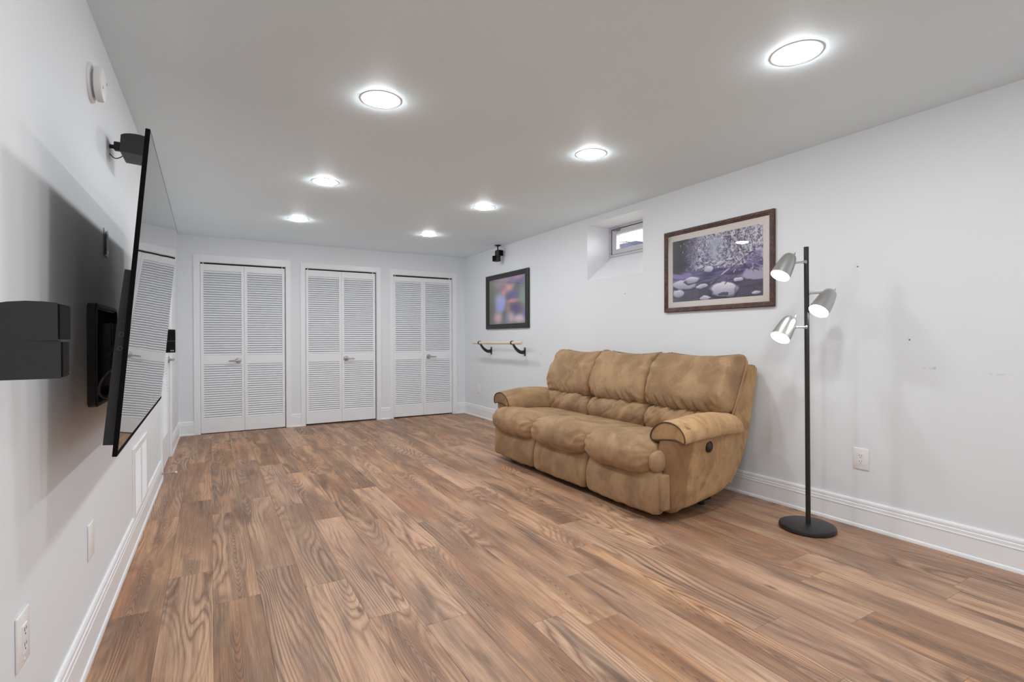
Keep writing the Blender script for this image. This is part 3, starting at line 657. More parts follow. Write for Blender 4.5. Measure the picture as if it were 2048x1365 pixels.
# ------------------------------------------------------------------ pictures
def np_noise(u, v, seed, sx, sy, octv=4):
    rs = np.random.RandomState(seed); out = np.zeros_like(u); amp = 1.0; tot = 0
    for o in range(octv):
        g_ = rs.rand(64, 64); x, y = u*sx*2**o, v*sy*2**o; xi, yi = np.floor(x).astype(int), np.floor(y).astype(int); fx, fy = x-xi, y-yi
        fx, fy = fx*fx*(3-2*fx), fy*fy*(3-2*fy); q = lambda a, b: g_[a % 64, b % 64]
        out += amp*((q(xi, yi)*(1-fx)+q(xi+1, yi)*fx)*(1-fy)+(q(xi, yi+1)*(1-fx)+q(xi+1, yi+1)*fx)*fy); tot += amp; amp *= 0.5
    return out/tot
def sstep(x, a, b): t_ = np.clip((x-a)/(b-a), 0, 1); return t_*t_*(3-2*t_)
def print_mesh(name, wid, hei, nx, ny, fn, parent, loc, gain=1.2):
    """flat print facing -x; u runs left to right as seen from the room (towards -y)"""
    U, V_ = np.meshgrid(np.linspace(0, 1, nx), np.linspace(0, 1, ny)); col = np.clip(fn(U, V_), 0, 255)/255.0
    lin_ = np.clip(gain*np.where(col <= 0.04045, col/12.92, ((col+0.055)/1.055)**2.4), 0, 0.92)
    co = np.stack([np.zeros(nx*ny), ((0.5-U)*wid).ravel(), ((V_-0.5)*hei).ravel()], 1)
    ii = (np.arange(ny-1)[:, None]*nx+np.arange(nx-1)[None, :]).ravel()
    faces = np.stack([ii, ii+nx, ii+nx+1, ii+1], 1)
    me = bpy.data.meshes.new(name); me.from_pydata(co.tolist(), [], faces.tolist())
    a = me.color_attributes.new('print', 'FLOAT_COLOR', 'POINT')
    a.data.foreach_set('color', np.concatenate([lin_.reshape(-1, 3), np.ones((nx*ny, 1))], 1).ravel().astype(np.float32))
    me.materials.append(M['print']); return link(name, me, parent, loc)
def creek(u, v):
    A = lambda c: np.array(c, float)[None, None, :]
    def put(img, m, c): return img*(1-m[..., None])+A(c)*m[..., None]
    n0 = np_noise(u, v, 11, 9, 8, 4); n9 = np_noise(u, v, 12, 10, 9, 4); uw, vw_ = u+0.075*(n0-0.5), v+0.06*(n9-0.5)
    ell = lambda cx, cy, rx, ry: ((uw-cx)/rx)**2+((vw_-cy)/ry)**2
    n1 = np_noise(u, v, 1, 6, 5, 4); n2 = np_noise(u, v, 2, 22, 18, 3); n3 = np_noise(u, v, 3, 45, 38, 2); n4 = np_noise(u+v*0.6, v, 4, 60, 9, 2); n5 = np_noise(u-v*0.5, v, 5, 70, 12, 2)
    def rid(seed, ang, sx, sy, lo):           # thin branching lines
        c0, s0 = math.cos(ang), math.sin(ang); q = np_noise(u*1.45*c0+v*s0+3.1, v*c0-u*1.45*s0+3.7, seed, sx, sy, 3); return sstep(1-np.abs(2*q-1), lo, min(0.995, lo+0.06))
    img = A((142, 140, 160))*np.ones(u.shape+(3,))
    img = put(img, sstep(n2+0.3*n1, 0.50, 0.80)*0.8, (104, 98, 132))
    glow = np.exp(-(((u-0.50)/0.13)**2+((v-0.88)/0.20)**2)); img = put(img, glow*0.9, (160, 176, 196)); img = put(img, np.exp(-(((u-0.52)/0.10)**2+((v-0.66)/0.13)**2))*0.85, (206, 206, 214))
    img = put(img, np.exp(-(((u-0.36)/0.11)**2+((v-0.62)/0.11)**2))*0.85, (82, 70, 132))
    calm = 1-0.75*np.exp(-(((u-0.51)/0.10)**2+((v-0.74)/0.2)**2))
    for sd_, an_, sx_, sy_, k_, col_ in ((21, 0.7, 18, 7, 0.75, (56, 50, 76)), (22, -0.6, 16, 6, 0.7, (60, 54, 82)), (23, 1.2, 20, 8, 0.6, (64, 58, 84)), (24, 0.5, 26, 9, 0.8, (222, 220, 228)), (25, -0.7, 24, 9, 0.8, (216, 214, 224)),
                                        (26, 0.1, 30, 12, 0.75, (228, 226, 232)), (27, 1.4, 28, 10, 0.7, (220, 218, 226))):
        img = put(img, rid(sd_, an_, sx_, sy_, 0.90)*k_*calm, col_)
    left = sstep(0.33-u-0.14*(n1-0.5), -0.06, 0.20); img = put(img, left*0.88, (50, 46, 72)); img = put(img, left*rid(31, 0.9, 20, 7, 0.91)*0.55, (150, 140, 192)); img = put(img, left*rid(32, -1.1, 14, 5, 0.93)*0.7, (206, 204, 218))
    img = put(img, sstep(0.17-u-0.12*(n1-0.5), -0.04, 0.05)*0.9, (40, 41, 48))
    trunk = lambda x0, y0, x1, y1, w_: sstep(np.abs((u-x0)-(x1-x0)*np.clip((v-y0)/(y1-y0), 0, 1))+0*v, w_, w_*0.4)*((v > min(y0, y1)) & (v < max(y0, y1)))
    for a in ((0.84, 0.5, 0.72, 1.0, 0.006), (0.95, 0.45, 0.86, 0.95, 0.005), (0.62, 0.55, 0.66, 0.98, 0.004), (0.70, 0.5, 0.78, 0.9, 0.004)): img = put(img, trunk(*a)*0.7, (66, 60, 78))
    # water
    bank = 0.46+0.05*(n1-0.5)+0.04*np.abs(u-0.45); wat = sstep(bank-v, -0.015, 0.02)
    rip = np_noise(u, v, 8, 7, 40, 3); rip = sstep(rip, 0.25, 0.8); wcol = A((60, 52, 92))*(1-rip[..., None])+A((132, 120, 172))*rip[..., None]
    dk_ = 0.75*sstep(0.30-v+0.12*(u-0.4), -0.12, 0.2)[..., None]; wcol = wcol*(1-dk_)+A((62, 58, 72))*dk_
    img = img*(1-wat[..., None])+wcol*wat[..., None]
    img = put(img, sstep(ell(0.10, 0.42, 0.14, 0.04)+0.5*(n2-0.5), 1.2, 0.6)*0.8, (150, 138, 190))
    # snow bank at the right and snow-capped stones
    img = put(img, sstep(1.0-ell(1.02, 0.33, 0.26, 0.10)+0.6*(n2-0.5), -0.1, 0.3)*0.85, (186, 180, 204)); img = put(img, sstep(1.0-ell(1.0, 0.52, 0.22, 0.16)+0.8*(n2-0.5), -0.1, 0.4)*0.65, (112, 100, 150)); img = put(img, sstep(1.0-ell(1.0, 0.54, 0.30, 0.2), -0.1, 0.4)*rid(33, 0.8, 18, 6, 0.9)*0.7, (206, 202, 218)); img = put(img, sstep(1.0-ell(1.0, 0.54, 0.30, 0.2), -0.1, 0.4)*rid(34, 0.9, 16, 5, 0.9)*0.7, (52, 46, 70))
    for cx, cy, rx, ry in ((0.16, 0.275, 0.16, 0.075), (0.25, 0.33, 0.10, 0.05), (0.07, 0.14, 0.09, 0.055), (0.37, 0.215, 0.065, 0.035), (0.60, 0.145, 0.145, 0.115), (0.755, 0.275, 0.045, 0.028), (0.94, 0.055, 0.045, 0.03),
                           (0.45, 0.475, 0.06, 0.04), (0.57, 0.53, 0.05, 0.02), (0.41, 0.56, 0.035, 0.018), (0.50, 0.58, 0.03, 0.016), (0.66, 0.57, 0.04, 0.02), (0.34, 0.52, 0.04, 0.018), (0.40, 0.03, 0.06, 0.03)):
        e0 = ell(cx, cy-ry*0.35, rx*1.06, ry*1.05)+0.35*(n2-0.5); img = put(img, sstep(e0, 1.15, 0.85)*0.85, (42, 40, 54))
        e1 = ell(cx, cy, rx, ry)+0.6*(n2-0.5); sh_ = np.clip(0.5+(vw_-cy)/ry*0.5, 0, 1)[..., None]; k_ = sstep(e1, 1.1, 0.75)[..., None]; img = img*(1-k_)+(A((150, 144, 176))*(1-sh_)+A((236, 236, 240))*sh_)*k_; img = put(img, sstep(e1, 0.8, 1.05)*sstep(e1, 1.2, 1.0)*0.5, (176, 172, 196))
    img = put(img, sstep(ell(0.60, 0.075, 0.07, 0.03)+0.8*(n3-0.5), 1.1, 0.7)*0.9, (64, 60, 72))
    # snowy twigs crossing the water
    for x0, y0, x1, y1, w_ in ((0.98, 0.72, 0.46, 0.24, 0.008), (0.80, 0.50, 0.62, 0.22, 0.005), (0.92, 0.62, 0.72, 0.30, 0.004), (0.12, 0.92, 0.20, 0.5, 0.004), (0.16, 0.95, 0.11, 0.55, 0.004)):
        dx, dy = x1-x0, y1-y0; L2 = dx*dx+dy*dy; t_ = np.clip(((u-x0)*dx+(v-y0)*dy)/L2, 0, 1); wob = 0.02*np.sin(t_*17+x0*9)*(1-t_)
        dd = np.hypot(u-x0-dx*t_+wob, (v-y0-dy*t_)*0.7+wob*0.5); img = put(img, sstep(dd, w_*2.2, w_)*0.6, (60, 54, 78)); img = put(img, sstep(np.hypot(u-x0-dx*t_+wob, (v-y0-dy*t_-0.012)*0.7+wob*0.5), w_*1.3, w_*0.5)*0.85, (222, 220, 228))
    return img
def couple(u, v):
    A = lambda c: np.array(c, float)[None, None, :]
    img = A((112, 116, 106))*np.ones(u.shape+(3,))
    for cx, cy, rx, ry, c, k in ((0.5, 1.0, 0.5, 0.2, (150, 146, 158), 0.9), (0.15, 0.62, 0.2, 0.4, (118, 122, 108), 0.8), (0.30, 0.88, 0.2, 0.12, (168, 148, 164), 0.7), (0.68, 0.92, 0.12, 0.12, (128, 112, 168), 0.8),
                                 (0.90, 0.86, 0.12, 0.12, (112, 104, 158), 0.9), (0.82, 0.97, 0.14, 0.06, (176, 138, 166), 0.8), (0.80, 0.80, 0.08, 0.08, (96, 98, 100), 0.7), (0.95, 0.55, 0.12, 0.25, (134, 158, 150), 0.8), (0.10, 0.25, 0.2, 0.3, (104, 108, 104), 0.8),
                                 (0.30, 0.52, 0.14, 0.18, (172, 170, 206), 1.0), (0.40, 0.48, 0.09, 0.16, (150, 170, 230), 0.9), (0.32, 0.34, 0.14, 0.10, (148, 160, 222), 0.95), (0.43, 0.70, 0.07, 0.10, (206, 146, 160), 0.95), (0.58, 0.78, 0.11, 0.12, (204, 158, 162), 1.0),
                                 (0.40, 0.80, 0.07, 0.08, (150, 120, 132), 0.6), (0.60, 0.88, 0.10, 0.05, (124, 108, 124), 0.6), (0.66, 0.60, 0.13, 0.10, (104, 94, 142), 1.0), (0.74, 0.62, 0.08, 0.08, (112, 102, 160), 0.8), (0.68, 0.48, 0.17, 0.05, (206, 150, 158), 0.95), (0.56, 0.55, 0.05, 0.04, (90, 80, 110), 0.5),
                                 (0.74, 0.30, 0.17, 0.14, (92, 82, 124), 1.0), (0.55, 0.35, 0.06, 0.14, (170, 128, 124), 0.8), (0.26, 0.14, 0.13, 0.13, (204, 170, 186), 0.95), (0.62, 0.14, 0.10, 0.12, (206, 174, 188), 0.8), (0.50, 0.12, 0.07, 0.10, (120, 138, 176), 0.8),
                                 (0.85, 0.10, 0.18, 0.09, (206, 192, 206), 0.9), (0.98, 0.20, 0.05, 0.12, (124, 100, 176), 0.8), (0.44, 0.18, 0.05, 0.12, (112, 108, 112), 0.7)):
        m = np.exp(-(((u-cx)/rx)**2+((v-cy)/ry)**2)**1.3)*k; img = img*(1-m[..., None])+A(c)*m[..., None]
    return img
def picture(name, label, y0, y1, z0, z1, fw, fmat, depth, mat_in, fn, nx, ny, lean=0.0, pane='picglass'):
    yc, zc = (y0+y1)/2, (z0+z1)/2; wy, hz_ = y1-y0, z1-z0
    t = thing(name, label, 'picture', (XR-0.001, yc, zc)); t.rotation_euler = (0, lean, 0)
    fy, fz = fw
    # mitred moulding: outer lip, raised face, stepped inner edge
    steps = [(0.0, 0.0), (0.0, -depth*0.8), (0.15, -depth), (0.55, -depth*0.93), (0.62, -depth*0.80), (0.9, -depth*0.74), (1.0, -depth*0.55), (1.0, -0.004)]
    bm = bmesh.new(); rings = []
    for f_, x in steps:
        a, b = wy/2-fy*f_, hz_/2-fz*f_; rings.append([bm.verts.new((x, sy*a, sz*b)) for sy, sz in ((-1, -1), (1, -1), (1, 1), (-1, 1))])
    for A, B in zip(rings, rings[1:]):
        for i in range(4): bm.faces.new((A[i], A[(i+1) % 4], B[(i+1) % 4], B[i]))
    obj('frame', bm, fmat, t, smooth=0)
    iy, iz = wy-2*fy, hz_-2*fz
    obj('backing', bx((-0.008, -iy/2-0.004, -iz/2-0.004), (-0.004, iy/2+0.004, iz/2+0.004)), 'matboard', t, smooth=0)
    pw, ph = iy, iz; oy = oz = 0.0
    if mat_in:
        ml, mr, mb, mtp = mat_in       # left/right as seen, bottom, top
        bm = bmesh.new(); a, b = iy/2, iz/2; ya, yb, za, zb = -a+mr, a-ml, -b+mb, b-mtp; x = -0.0105
        O = [bm.verts.new((x, p[0], p[1])) for p in ((-a, -b), (a, -b), (a, b), (-a, b))]; I = [bm.verts.new((x, p[0], p[1])) for p in ((ya, za), (yb, za), (yb, zb), (ya, zb))]
        K = [bm.verts.new((x+0.0022, p[0], p[1])) for p in ((ya-0.001, za-0.001), (yb+0.001, za-0.001), (yb+0.001, zb+0.001), (ya-0.001, zb+0.001))]
        for i in range(4): bm.faces.new((O[i], O[(i+1) % 4], I[(i+1) % 4], I[i])); bm.faces.new((I[i], I[(i+1) % 4], K[(i+1) % 4], K[i]))
        obj('mat_board', bm, 'matboard', t, smooth=0); pw, ph = yb-ya+0.002, zb-za+0.002; oy, oz = (ya+yb)/2, (za+zb)/2
    print_mesh('print', pw, ph, nx, ny, fn, t, (-0.0092, oy, oz))
    obj('glass_pane', bx((-0.0135, -iy/2, -iz/2), (-0.0120, iy/2, iz/2)), pane, t, smooth=0)
    return t
picture('landscape_picture', 'large brown-framed print of a snowy creek in a cream mat above the sofa', 2.171, 3.174, 1.3705, 2.0515, (0.037, 0.037), 'framewood', 0.026, (0.050, 0.050, 0.046, 0.050), creek, 300, 200)
picture('portrait_picture', 'black-framed blurred portrait of two people above the ballet barre', 5.3735, 6.510, 1.283, 2.025, (0.088, 0.064), 'frameblack', 0.026, None, couple, 70, 50, pane='mattglass')

# ------------------------------------------------------------------ ballet barre
br = thing('ballet_barre', 'pale wooden ballet barre on two black wall brackets under the black picture', 'barre', (XR, 5.93, 1.0))
RX, RZ = -0.187, 0.098
bm = bmesh.new(); cyl(bm, (RX, 5.262-5.93, RZ), (RX, 6.57-5.93, RZ-0.006), 0.0185, seg=20); bmesh.ops.bevel(bm, geom=[e for e in bm.edges if len([f for f in e.link_faces if len(f.verts) > 4]) == 1], offset=0.003, segments=2, affect='EDGES')
obj('wooden_rod', bm, 'rod', br)
for yy, zo in ((6.382-5.93, -0.004), (5.49-5.93, 0.0)):
    bm = bmesh.new(); cl = catmull([(-0.006, -0.020), (-0.06, -0.022), (-0.11, 0.005), (-0.15, 0.045), (-0.172, 0.082)], 16, False); wv = [0.022, 0.021, 0.019, 0.016, 0.011]
    n_ = len(cl); up_, dn_ = [], []
    for i, p in enumerate(cl):
        d = (cl[min(i+1, n_-1)]-cl[max(i-1, 0)]).normalized(); nn = Vector((-d.y, d.x)); wq = 0.024-0.014*i/(n_-1); up_.append(p+nn*wq); dn_.append(p-nn*wq)
    prism(bm, up_+dn_[::-1], lambda p, e_: Vector((p[0], yy+(0.011 if e_ else -0.011), p[1]+zo)))
    lathe(bm, [(0.0195, -0.012), (0.0255, -0.012), (0.0255, 0.012), (0.0195, 0.012), (0.0195, -0.012)], (RX, yy, RZ+zo), (0, 1, 0), 24)
    b_ = obj('bracket', bm, 'blackmetal', br)
    obj('wall_flange', bx((-0.008, yy-0.017, -0.068+zo), (0.0, yy+0.017, 0.038+zo), bev=0.002, seg=1), 'blackmetal', b_)
    for zz in (-0.055, 0.025):
        bm = bmesh.new(); lathe(bm, [(0, 0.003), (0.004, 0.002), (0.005, 0)], (-0.008, yy, zz+zo), (-1, 0, 0), 10); obj('screw', bm, 'chrome', b_)

# ------------------------------------------------------------------ nails and holes left in the wall
for (yy, zz, l) in ((1.645, 1.583, 'small nail hole in the wall right of the floor lamp top'), (1.375, 1.138, 'small dark nail hole in the bare wall above the scuffs'), (3.684, 1.573, 'tiny nail in the wall below the small window'),
                    (5.139, 0.965, 'tiny wall anchor right of the ballet barre')):
    bm = bmesh.new(); lathe(bm, [(0, 0.004), (0.003, 0.0035), (0.0045, 0.001), (0.005, 0)], (0, 0, 0), (-1, 0, 0), 10); tag(obj('nail', bm, 'hinge', None, (XR, yy, zz)), l, 'nail')

# ------------------------------------------------------------------ floor lamp
rt = Vector((math.cos(CAM_YAW), -math.sin(CAM_YAW), 0)); fwv = Vector((math.sin(CAM_YAW), math.cos(CAM_YAW), 0)); up = Vector((0, 0, 1))
LB = Vector((3.096, 1.776, 0))
lp = thing('floor_lamp', 'black floor lamp with three lit silver spotlights beside the sofa', 'lamp', LB)
bm = bmesh.new(); lathe(bm, [(0, 0.003), (0.140, 0.003), (0.147, 0.000), (0.153, 0.005), (0.154, 0.018), (0.150, 0.027), (0.138, 0.032), (0.02, 0.035), (0.0, 0.035)], seg=64); obj('base', bm, 'blackmetal', lp)
P = lambda r_, z_, f_=0.0: rt*r_+up*z_+fwv*f_
ptop, pbot = P(-0.006, 1.692), P(0.006, 0.03)
bm = bmesh.new(); cyl(bm, pbot, ptop, 0.0135, seg=24); lathe(bm, [(0.0135, 0), (0.014, 0.001), (0.014, 0.004), (0, 0.006)], ptop, up, 24); obj('pole', bm, 'blackmetal', lp)
def head(a_pole, a_joint, cen, inpl, toward, L_, name='lamp_head'):
    op = P(*cen); vw = (LB+op-Vector((0, 0, 1.152))).normalized()
    ip = Vector(rt)*inpl[0]+up*inpl[1]; ip = (ip-vw*ip.dot(vw)).normalized()
    ax = ip*math.sqrt(1-toward**2)-vw*toward; ax.normalize()      # from dome to opening
    R_ = 0.0565
    prof = [(0.012, -L_-0.004), (0.022, -L_), (0.034, -L_*0.93), (0.042, -L_*0.78), (0.0485, -L_*0.55), (0.053, -L_*0.28), (R_, 0.0)]
    pc = catmull([(p[0], p[1]) for p in prof], 20, False)
    bm = bmesh.new(); pr = [(p.x, p.y) for p in pc]; inner = [(max(0.001, p.x-0.002), p.y+(0.002 if i == 0 else 0)) for i, p in enumerate(pc)][::-1]
    lathe(bm, [(0, -L_-0.004)]+pr+inner, op, ax, 40)
    sh = obj('lamp_shade', bm, 'shade', lp)
    bm = bmesh.new(); lathe(bm, [(0, -0.005), (0.03, -0.006), (0.045, -0.008), (0.0525, -0.011), (0.049, -0.02), (0.03, -0.05), (0, -0.06)], op, ax, 40); obj('bulb', bm, 'bulb', sh)
    bm = bmesh.new(); jp, pp = P(*a_joint), P(*a_pole); cyl(bm, pp, jp, 0.0072, seg=14); lathe(bm, [(0, -0.003), (0.0145, -0.003), (0.0145, 0.003), (0.008, 0.006), (0.0, 0.006)], pp, (jp-pp), 16)
    ctr = op-ax*(L_*0.62); cyl(bm, jp, jp.lerp(ctr, 0.55), 0.0065, seg=12); lathe(bm, [(0, -0.009), (0.006, -0.007), (0.009, 0), (0.006, 0.007), (0, 0.009)], jp, up, 14)
    obj('swivel_arm', bm, 'chrome', lp)
    bm = bmesh.new(); tp = op-ax*(L_+0.002); sd_ = (rt*0.35+up*0.65-ax*0.5).normalized(); q0 = tp+rt*0.018; lathe(bm, [(0.006, 0), (0.006, 0.006), (0.003, 0.007), (0.003, 0.016), (0, 0.017)], q0, sd_, 12); obj('switch', bm, 'chrome', sh)
head((-0.013, 1.606), (-0.072, 1.601), (-0.163, 1.524), (-0.47, -0.88), 0.52, 0.158)
head((0.006, 1.418, -0.013), (0.058, 1.418, -0.040), (0.024, 1.306, -0.075), (-0.53, -0.85), 0.58, 0.165)
head((-0.010, 1.214), (-0.066, 1.214), (-0.163, 1.151), (-0.50, -0.865), 0.52, 0.160)

# ------------------------------------------------------------------ the sofa
SC = Vector((2.87, 3.33, 0))
sofa = thing('reclining_sofa', 'brown suede three-seat reclining sofa against the right-hand wall', 'sofa', SC)
def nz3(x, y, z): return noise.noise(Vector((x, y, z)))
def cushion(name, prof, y0, y1, mat='suede', endr=0.10, endp=2.6, N=72, MS=56, disp=None, cen=None, wr=0.006, seed=0.0, parent=None, mins=0.0, shift=None):
    """closed outline in (x, z) swept along y, ends rounded off, surface creased"""
    pts = catmull(prof, N, True); c = Vector(cen) if cen else sum(pts, Vector((0, 0)))/N
    bm = bmesh.new(); rings = []; ln = y1-y0
    for j in range(MS+1):
        t_ = 0.5-0.5*math.cos(PI*j/MS); t_ = 0.35*t_+0.65*(j/MS) if 0 < j < MS else t_
        d = min(t_, 1-t_)*ln; q = max(0.0, 1-d/endr); s_ = max(mins, (max(0.0, 1-q**endp))**(1/endp)); y = y0+ln*t_
        ring = []
        for p in pts:
            dr = p-c; r_ = dr.length; nn = dr/r_ if r_ > 1e-6 else Vector((0, 1)); x, z = c.x+dr.x*s_, c.y+dr.y*s_
            a = wr*(nz3(x*5+seed, y*5, z*5)+0.5*nz3(x*13+seed, y*13, z*13))
            if disp: a += disp(p.x, y, p.y, t_, nn)
            a *= min(1.0, s_*1.5)
            x += nn.x*a; z += nn.y*a; yy = y
            if shift: x, yy, z = shift(x, yy, z, t_)
            ring.append(bm.verts.new((x-SC.x, yy-SC.y, z)))
        rings.append(ring)
    for A, B in zip(rings, rings[1:]):
        for i in range(N): bm.faces.new((A[i], A[(i+1) % N], B[(i+1) % N], B[i]))
    bmesh.ops.remove_doubles(bm, verts=bm.verts, dist=0.0002)
    for ring in (rings[0], rings[-1]):
        vv = [v_ for v_ in ring if v_.is_valid]
        if len(vv) > 2 and mins > 0:
            try: bm.faces.new(vv)
            except Exception: pass
    return obj(name, bm, mat, parent or sofa, smooth=80)
YS = [2.275, 2.982, 3.690, 4.385]          # seams between the three seats
def fold(y, z, yc, zc, amp, decay, k, seed):      # creases fanning out of a corner
    dy, dz = y-yc, z-zc; d_ = math.hypot(dy, dz)
    return amp*math.exp(-d_/decay)*min(1.0, d_/0.07)*(1-abs(math.sin(math.atan2(dz, dy)*k+3*nz3(y*6, z*6, seed)))*1.9)
def pleat(y, amp, f, seed): return amp*(abs(nz3(y*f, seed, 0.3))*1.7-0.4)
# hidden carcass and glides
obj('base_frame', bx((2.46-SC.x, 2.36-SC.y, 0.045), (2.96-SC.x, 4.33-SC.y, 0.30)), 'dark', sofa)
for xx in (2.50, 2.93):
    for yy in (2.42, 4.24):
        bm = bmesh.new(); cyl(bm, (xx-SC.x, yy-SC.y, 0.0), (xx-SC.x, yy-SC.y, 0.05), 0.024, 0.028, seg=16); obj('foot', bm, 'black', sofa)
for i in range(3):
    a, b = YS[i]+0.002, YS[i+1]-0.002; sd_ = 7.3*i
    # lower footrest panel
    def dlow(x, y, z, t_, nn, sd_=sd_): return 0.006*math.sin(PI*t_)+(pleat(y, 0.006, 16, sd_)*math.exp(-((z-0.06)/0.05)**2))
    cushion('footrest_panel', [(2.358, 0.07), (2.350, 0.15), (2.360, 0.23), (2.392, 0.305), (2.44, 0.312), (2.45, 0.20), (2.44, 0.06), (2.39, 0.047)], a, b, endr=0.05, disp=dlow, wr=0.004, seed=sd_)
    # fat front roll
    ra = 2.345 if i == 0 else a; ya_, yb_ = ra, b
    def droll(x, y, z, t_, nn, sd_=sd_, ya_=ya_, yb_=yb_):
        ed = math.exp(-min(t_, 1-t_)*0.7/0.10)
        g_ = 0.010*math.sin(z*95+nz3(z*9, y*8, sd_)*4)*ed
        f_ = fold(y, z, ya_, 0.47, 0.016, 0.10, 4, sd_)+fold(y, z, yb_, 0.47, 0.004 if yb_ > 4.3 else 0.016, 0.10, 4, sd_+2) if x < 2.6 else 0.0
        return 0.014*math.sin(PI*t_)+f_+0.5*g_+pleat(y, 0.006, 8, sd_+3)*(0.5 if z > 0.42 else 1)
    cushion('front_roll', [(2.345, 0.300), (2.308, 0.345), (2.303, 0.395), (2.322, 0.445), (2.375, 0.483), (2.45, 0.497), (2.55, 0.490), (2.63, 0.470), (2.66, 0.42), (2.60, 0.34), (2.46, 0.292), (2.39, 0.287)],
            ra, b, endr=0.12, endp=2.5, N=84, MS=80, disp=droll, seed=sd_+2, cen=(2.46, 0.395), wr=0.007)
    # flat seat behind it
    y0s, y1s = (a if i else 2.36), (b if i < 2 else 4.30)
    def dseat(x, y, z, t_, nn, sd_=sd_): return 0.006*math.sin(PI*t_)
    cushion('seat_cushion', [(2.52, 0.36), (2.53, 0.462), (2.58, 0.478), (2.75, 0.474), (2.92, 0.462), (3.06, 0.448), (3.10, 0.40), (3.06, 0.34), (2.8, 0.33), (2.58, 0.33)], y0s, y1s, endr=0.05, disp=dseat, seed=sd_+4, wr=0.005)
    # lumbar cushion: gathered along its top seam
    y0b, y1b = (YS[1] if i == 1 else a-0.02*(i == 0)), (b if i < 2 else b)
    y0b, y1b = (2.285, 2.990, 3.690)[i], (2.990, 3.690, 4.375)[i]
    def dlum(x, y, z, t_, nn, sd_=sd_):
        f_ = math.exp(-((z-0.62)/0.07)**2); return 0.010*math.sin(PI*t_)-0.020*f_*max(0, 1-5.0*abs(nz3(y*13+z*9, sd_, 1.0)))+0.009*nz3(y*9+z*8, z*5, sd_)-0.006*max(0, 1-6*abs(nz3(y*7+z*12, z*3, sd_+4)))
    cushion('lumbar_cushion', [(2.955, 0.445), (2.930, 0.50), (2.926, 0.555), (2.948, 0.605), (2.99, 0.632), (3.08, 0.64), (3.14, 0.60), (3.13, 0.48), (3.06, 0.42), (2.99, 0.42)], y0b, y1b, endr=0.06, MS=96, disp=dlum, seed=sd_+5, cen=(3.03, 0.53))
    # tall back cushion: ears at the upper corners, gathers at the bottom seam
    y0c, y1c = (2.268, 2.994, 3.690)[i], (2.994, 3.690, 4.372)[i]
    def dback(x, y, z, t_, nn, sd_=sd_, i=i, y0c=y0c, y1c=y1c):
        if x > 3.2: return 0.0
        f_ = math.exp(-((z-0.65)/0.06)**2)
        ed = math.exp(-min(t_, 1-t_)*0.7/0.12); v_ = 0.016*math.sin(PI*t_)*math.exp(-((z-0.78)/0.16)**2)-0.024*f_*max(0, 1-4.5*abs(nz3(y*11-z*5, sd_, 2.0)))+fold(y, z, y0c, 0.64, 0.010, 0.11, 4, sd_)+fold(y, z, y1c, 0.64, 0.010, 0.11, 4, sd_+1)+fold(y, z, y0c, 1.0, 0.012, 0.12, 4, sd_+5)+fold(y, z, y1c, 1.0, 0.010, 0.10, 4, sd_+6)
        v_ += 0.010*ed*math.sin(z*60+nz3(y*5, z*4, sd_)*5)*math.exp(-((z-0.96)/0.08)**2)
        return v_+0.009*nz3(y*5, z*5, sd_+8)
    def sback(x, y, z, t_):
        k = max(0.0, (z-0.85)/0.18); dip = 0.030*(abs(2*t_-1)**1.8)-0.014
        if i == 2 or i == 1: pass
        return x, y, z+dip*k
    cushion('back_cushion', [(2.985, 0.628), (2.950, 0.665), (2.946, 0.74), (2.978, 0.84), (3.026, 0.93), (3.078, 1.000), (3.125, 1.026), (3.19, 1.027), (3.245, 1.015), (3.275, 0.97), (3.265, 0.90), (3.20, 0.75), (3.12, 0.64), (3.05, 0.612)],
            y0c, y1c, endr=0.055, endp=3.6, disp=dback, seed=sd_+6, cen=(3.10, 0.83), shift=sback, N=120, MS=110)
    # piping along the top of each back
    bm = bmesh.new(); pts = []
    for k in range(30):
        t_ = k/29; y = y0c+0.05+(y1c-y0c-0.10)*t_; tt = (y-y0c)/(y1c-y0c); dip = 0.030*(abs(2*tt-1)**1.8)-0.014; pts.append((3.215-SC.x, y-SC.y, 1.024+dip*0.96))
    tube(bm, pts, 0.0045, 6); obj('piping', bm, 'piping', sofa)
# piping down the near side of the right-hand back cushion
bm = bmesh.new(); pts = catmull([(3.235, 2.287, 1.012), (3.215, 2.268, 0.97), (3.165, 2.262, 0.86), (3.115, 2.262, 0.75), (3.085, 2.268, 0.66), (3.07, 2.28, 0.61)], 30, False)
tube(bm, [Vector(p)-SC for p in pts], 0.0048, 6); obj('piping', bm, 'piping_light', sofa)
# outer back shell, leaning back
def shell(y0, y1):
    bm = bmesh.new(); prism(bm, [(3.02, 0.16), (3.08, 0.14), (3.20, 0.30), (3.27, 0.46), (3.375, 0.90), (3.372, 0.945), (3.34, 0.962), (3.22, 0.95), (3.06, 0.52)], lambda p, e_: Vector((p[0]-SC.x, (y1 if e_ else y0)-SC.y, p[1])))
    bmesh.ops.bevel(bm, geom=bm.edges[:], offset=0.014, segments=3, affect='EDGES'); return bm
obj('back_shell', shell(2.285, 4.375), 'suede_arm', sofa)
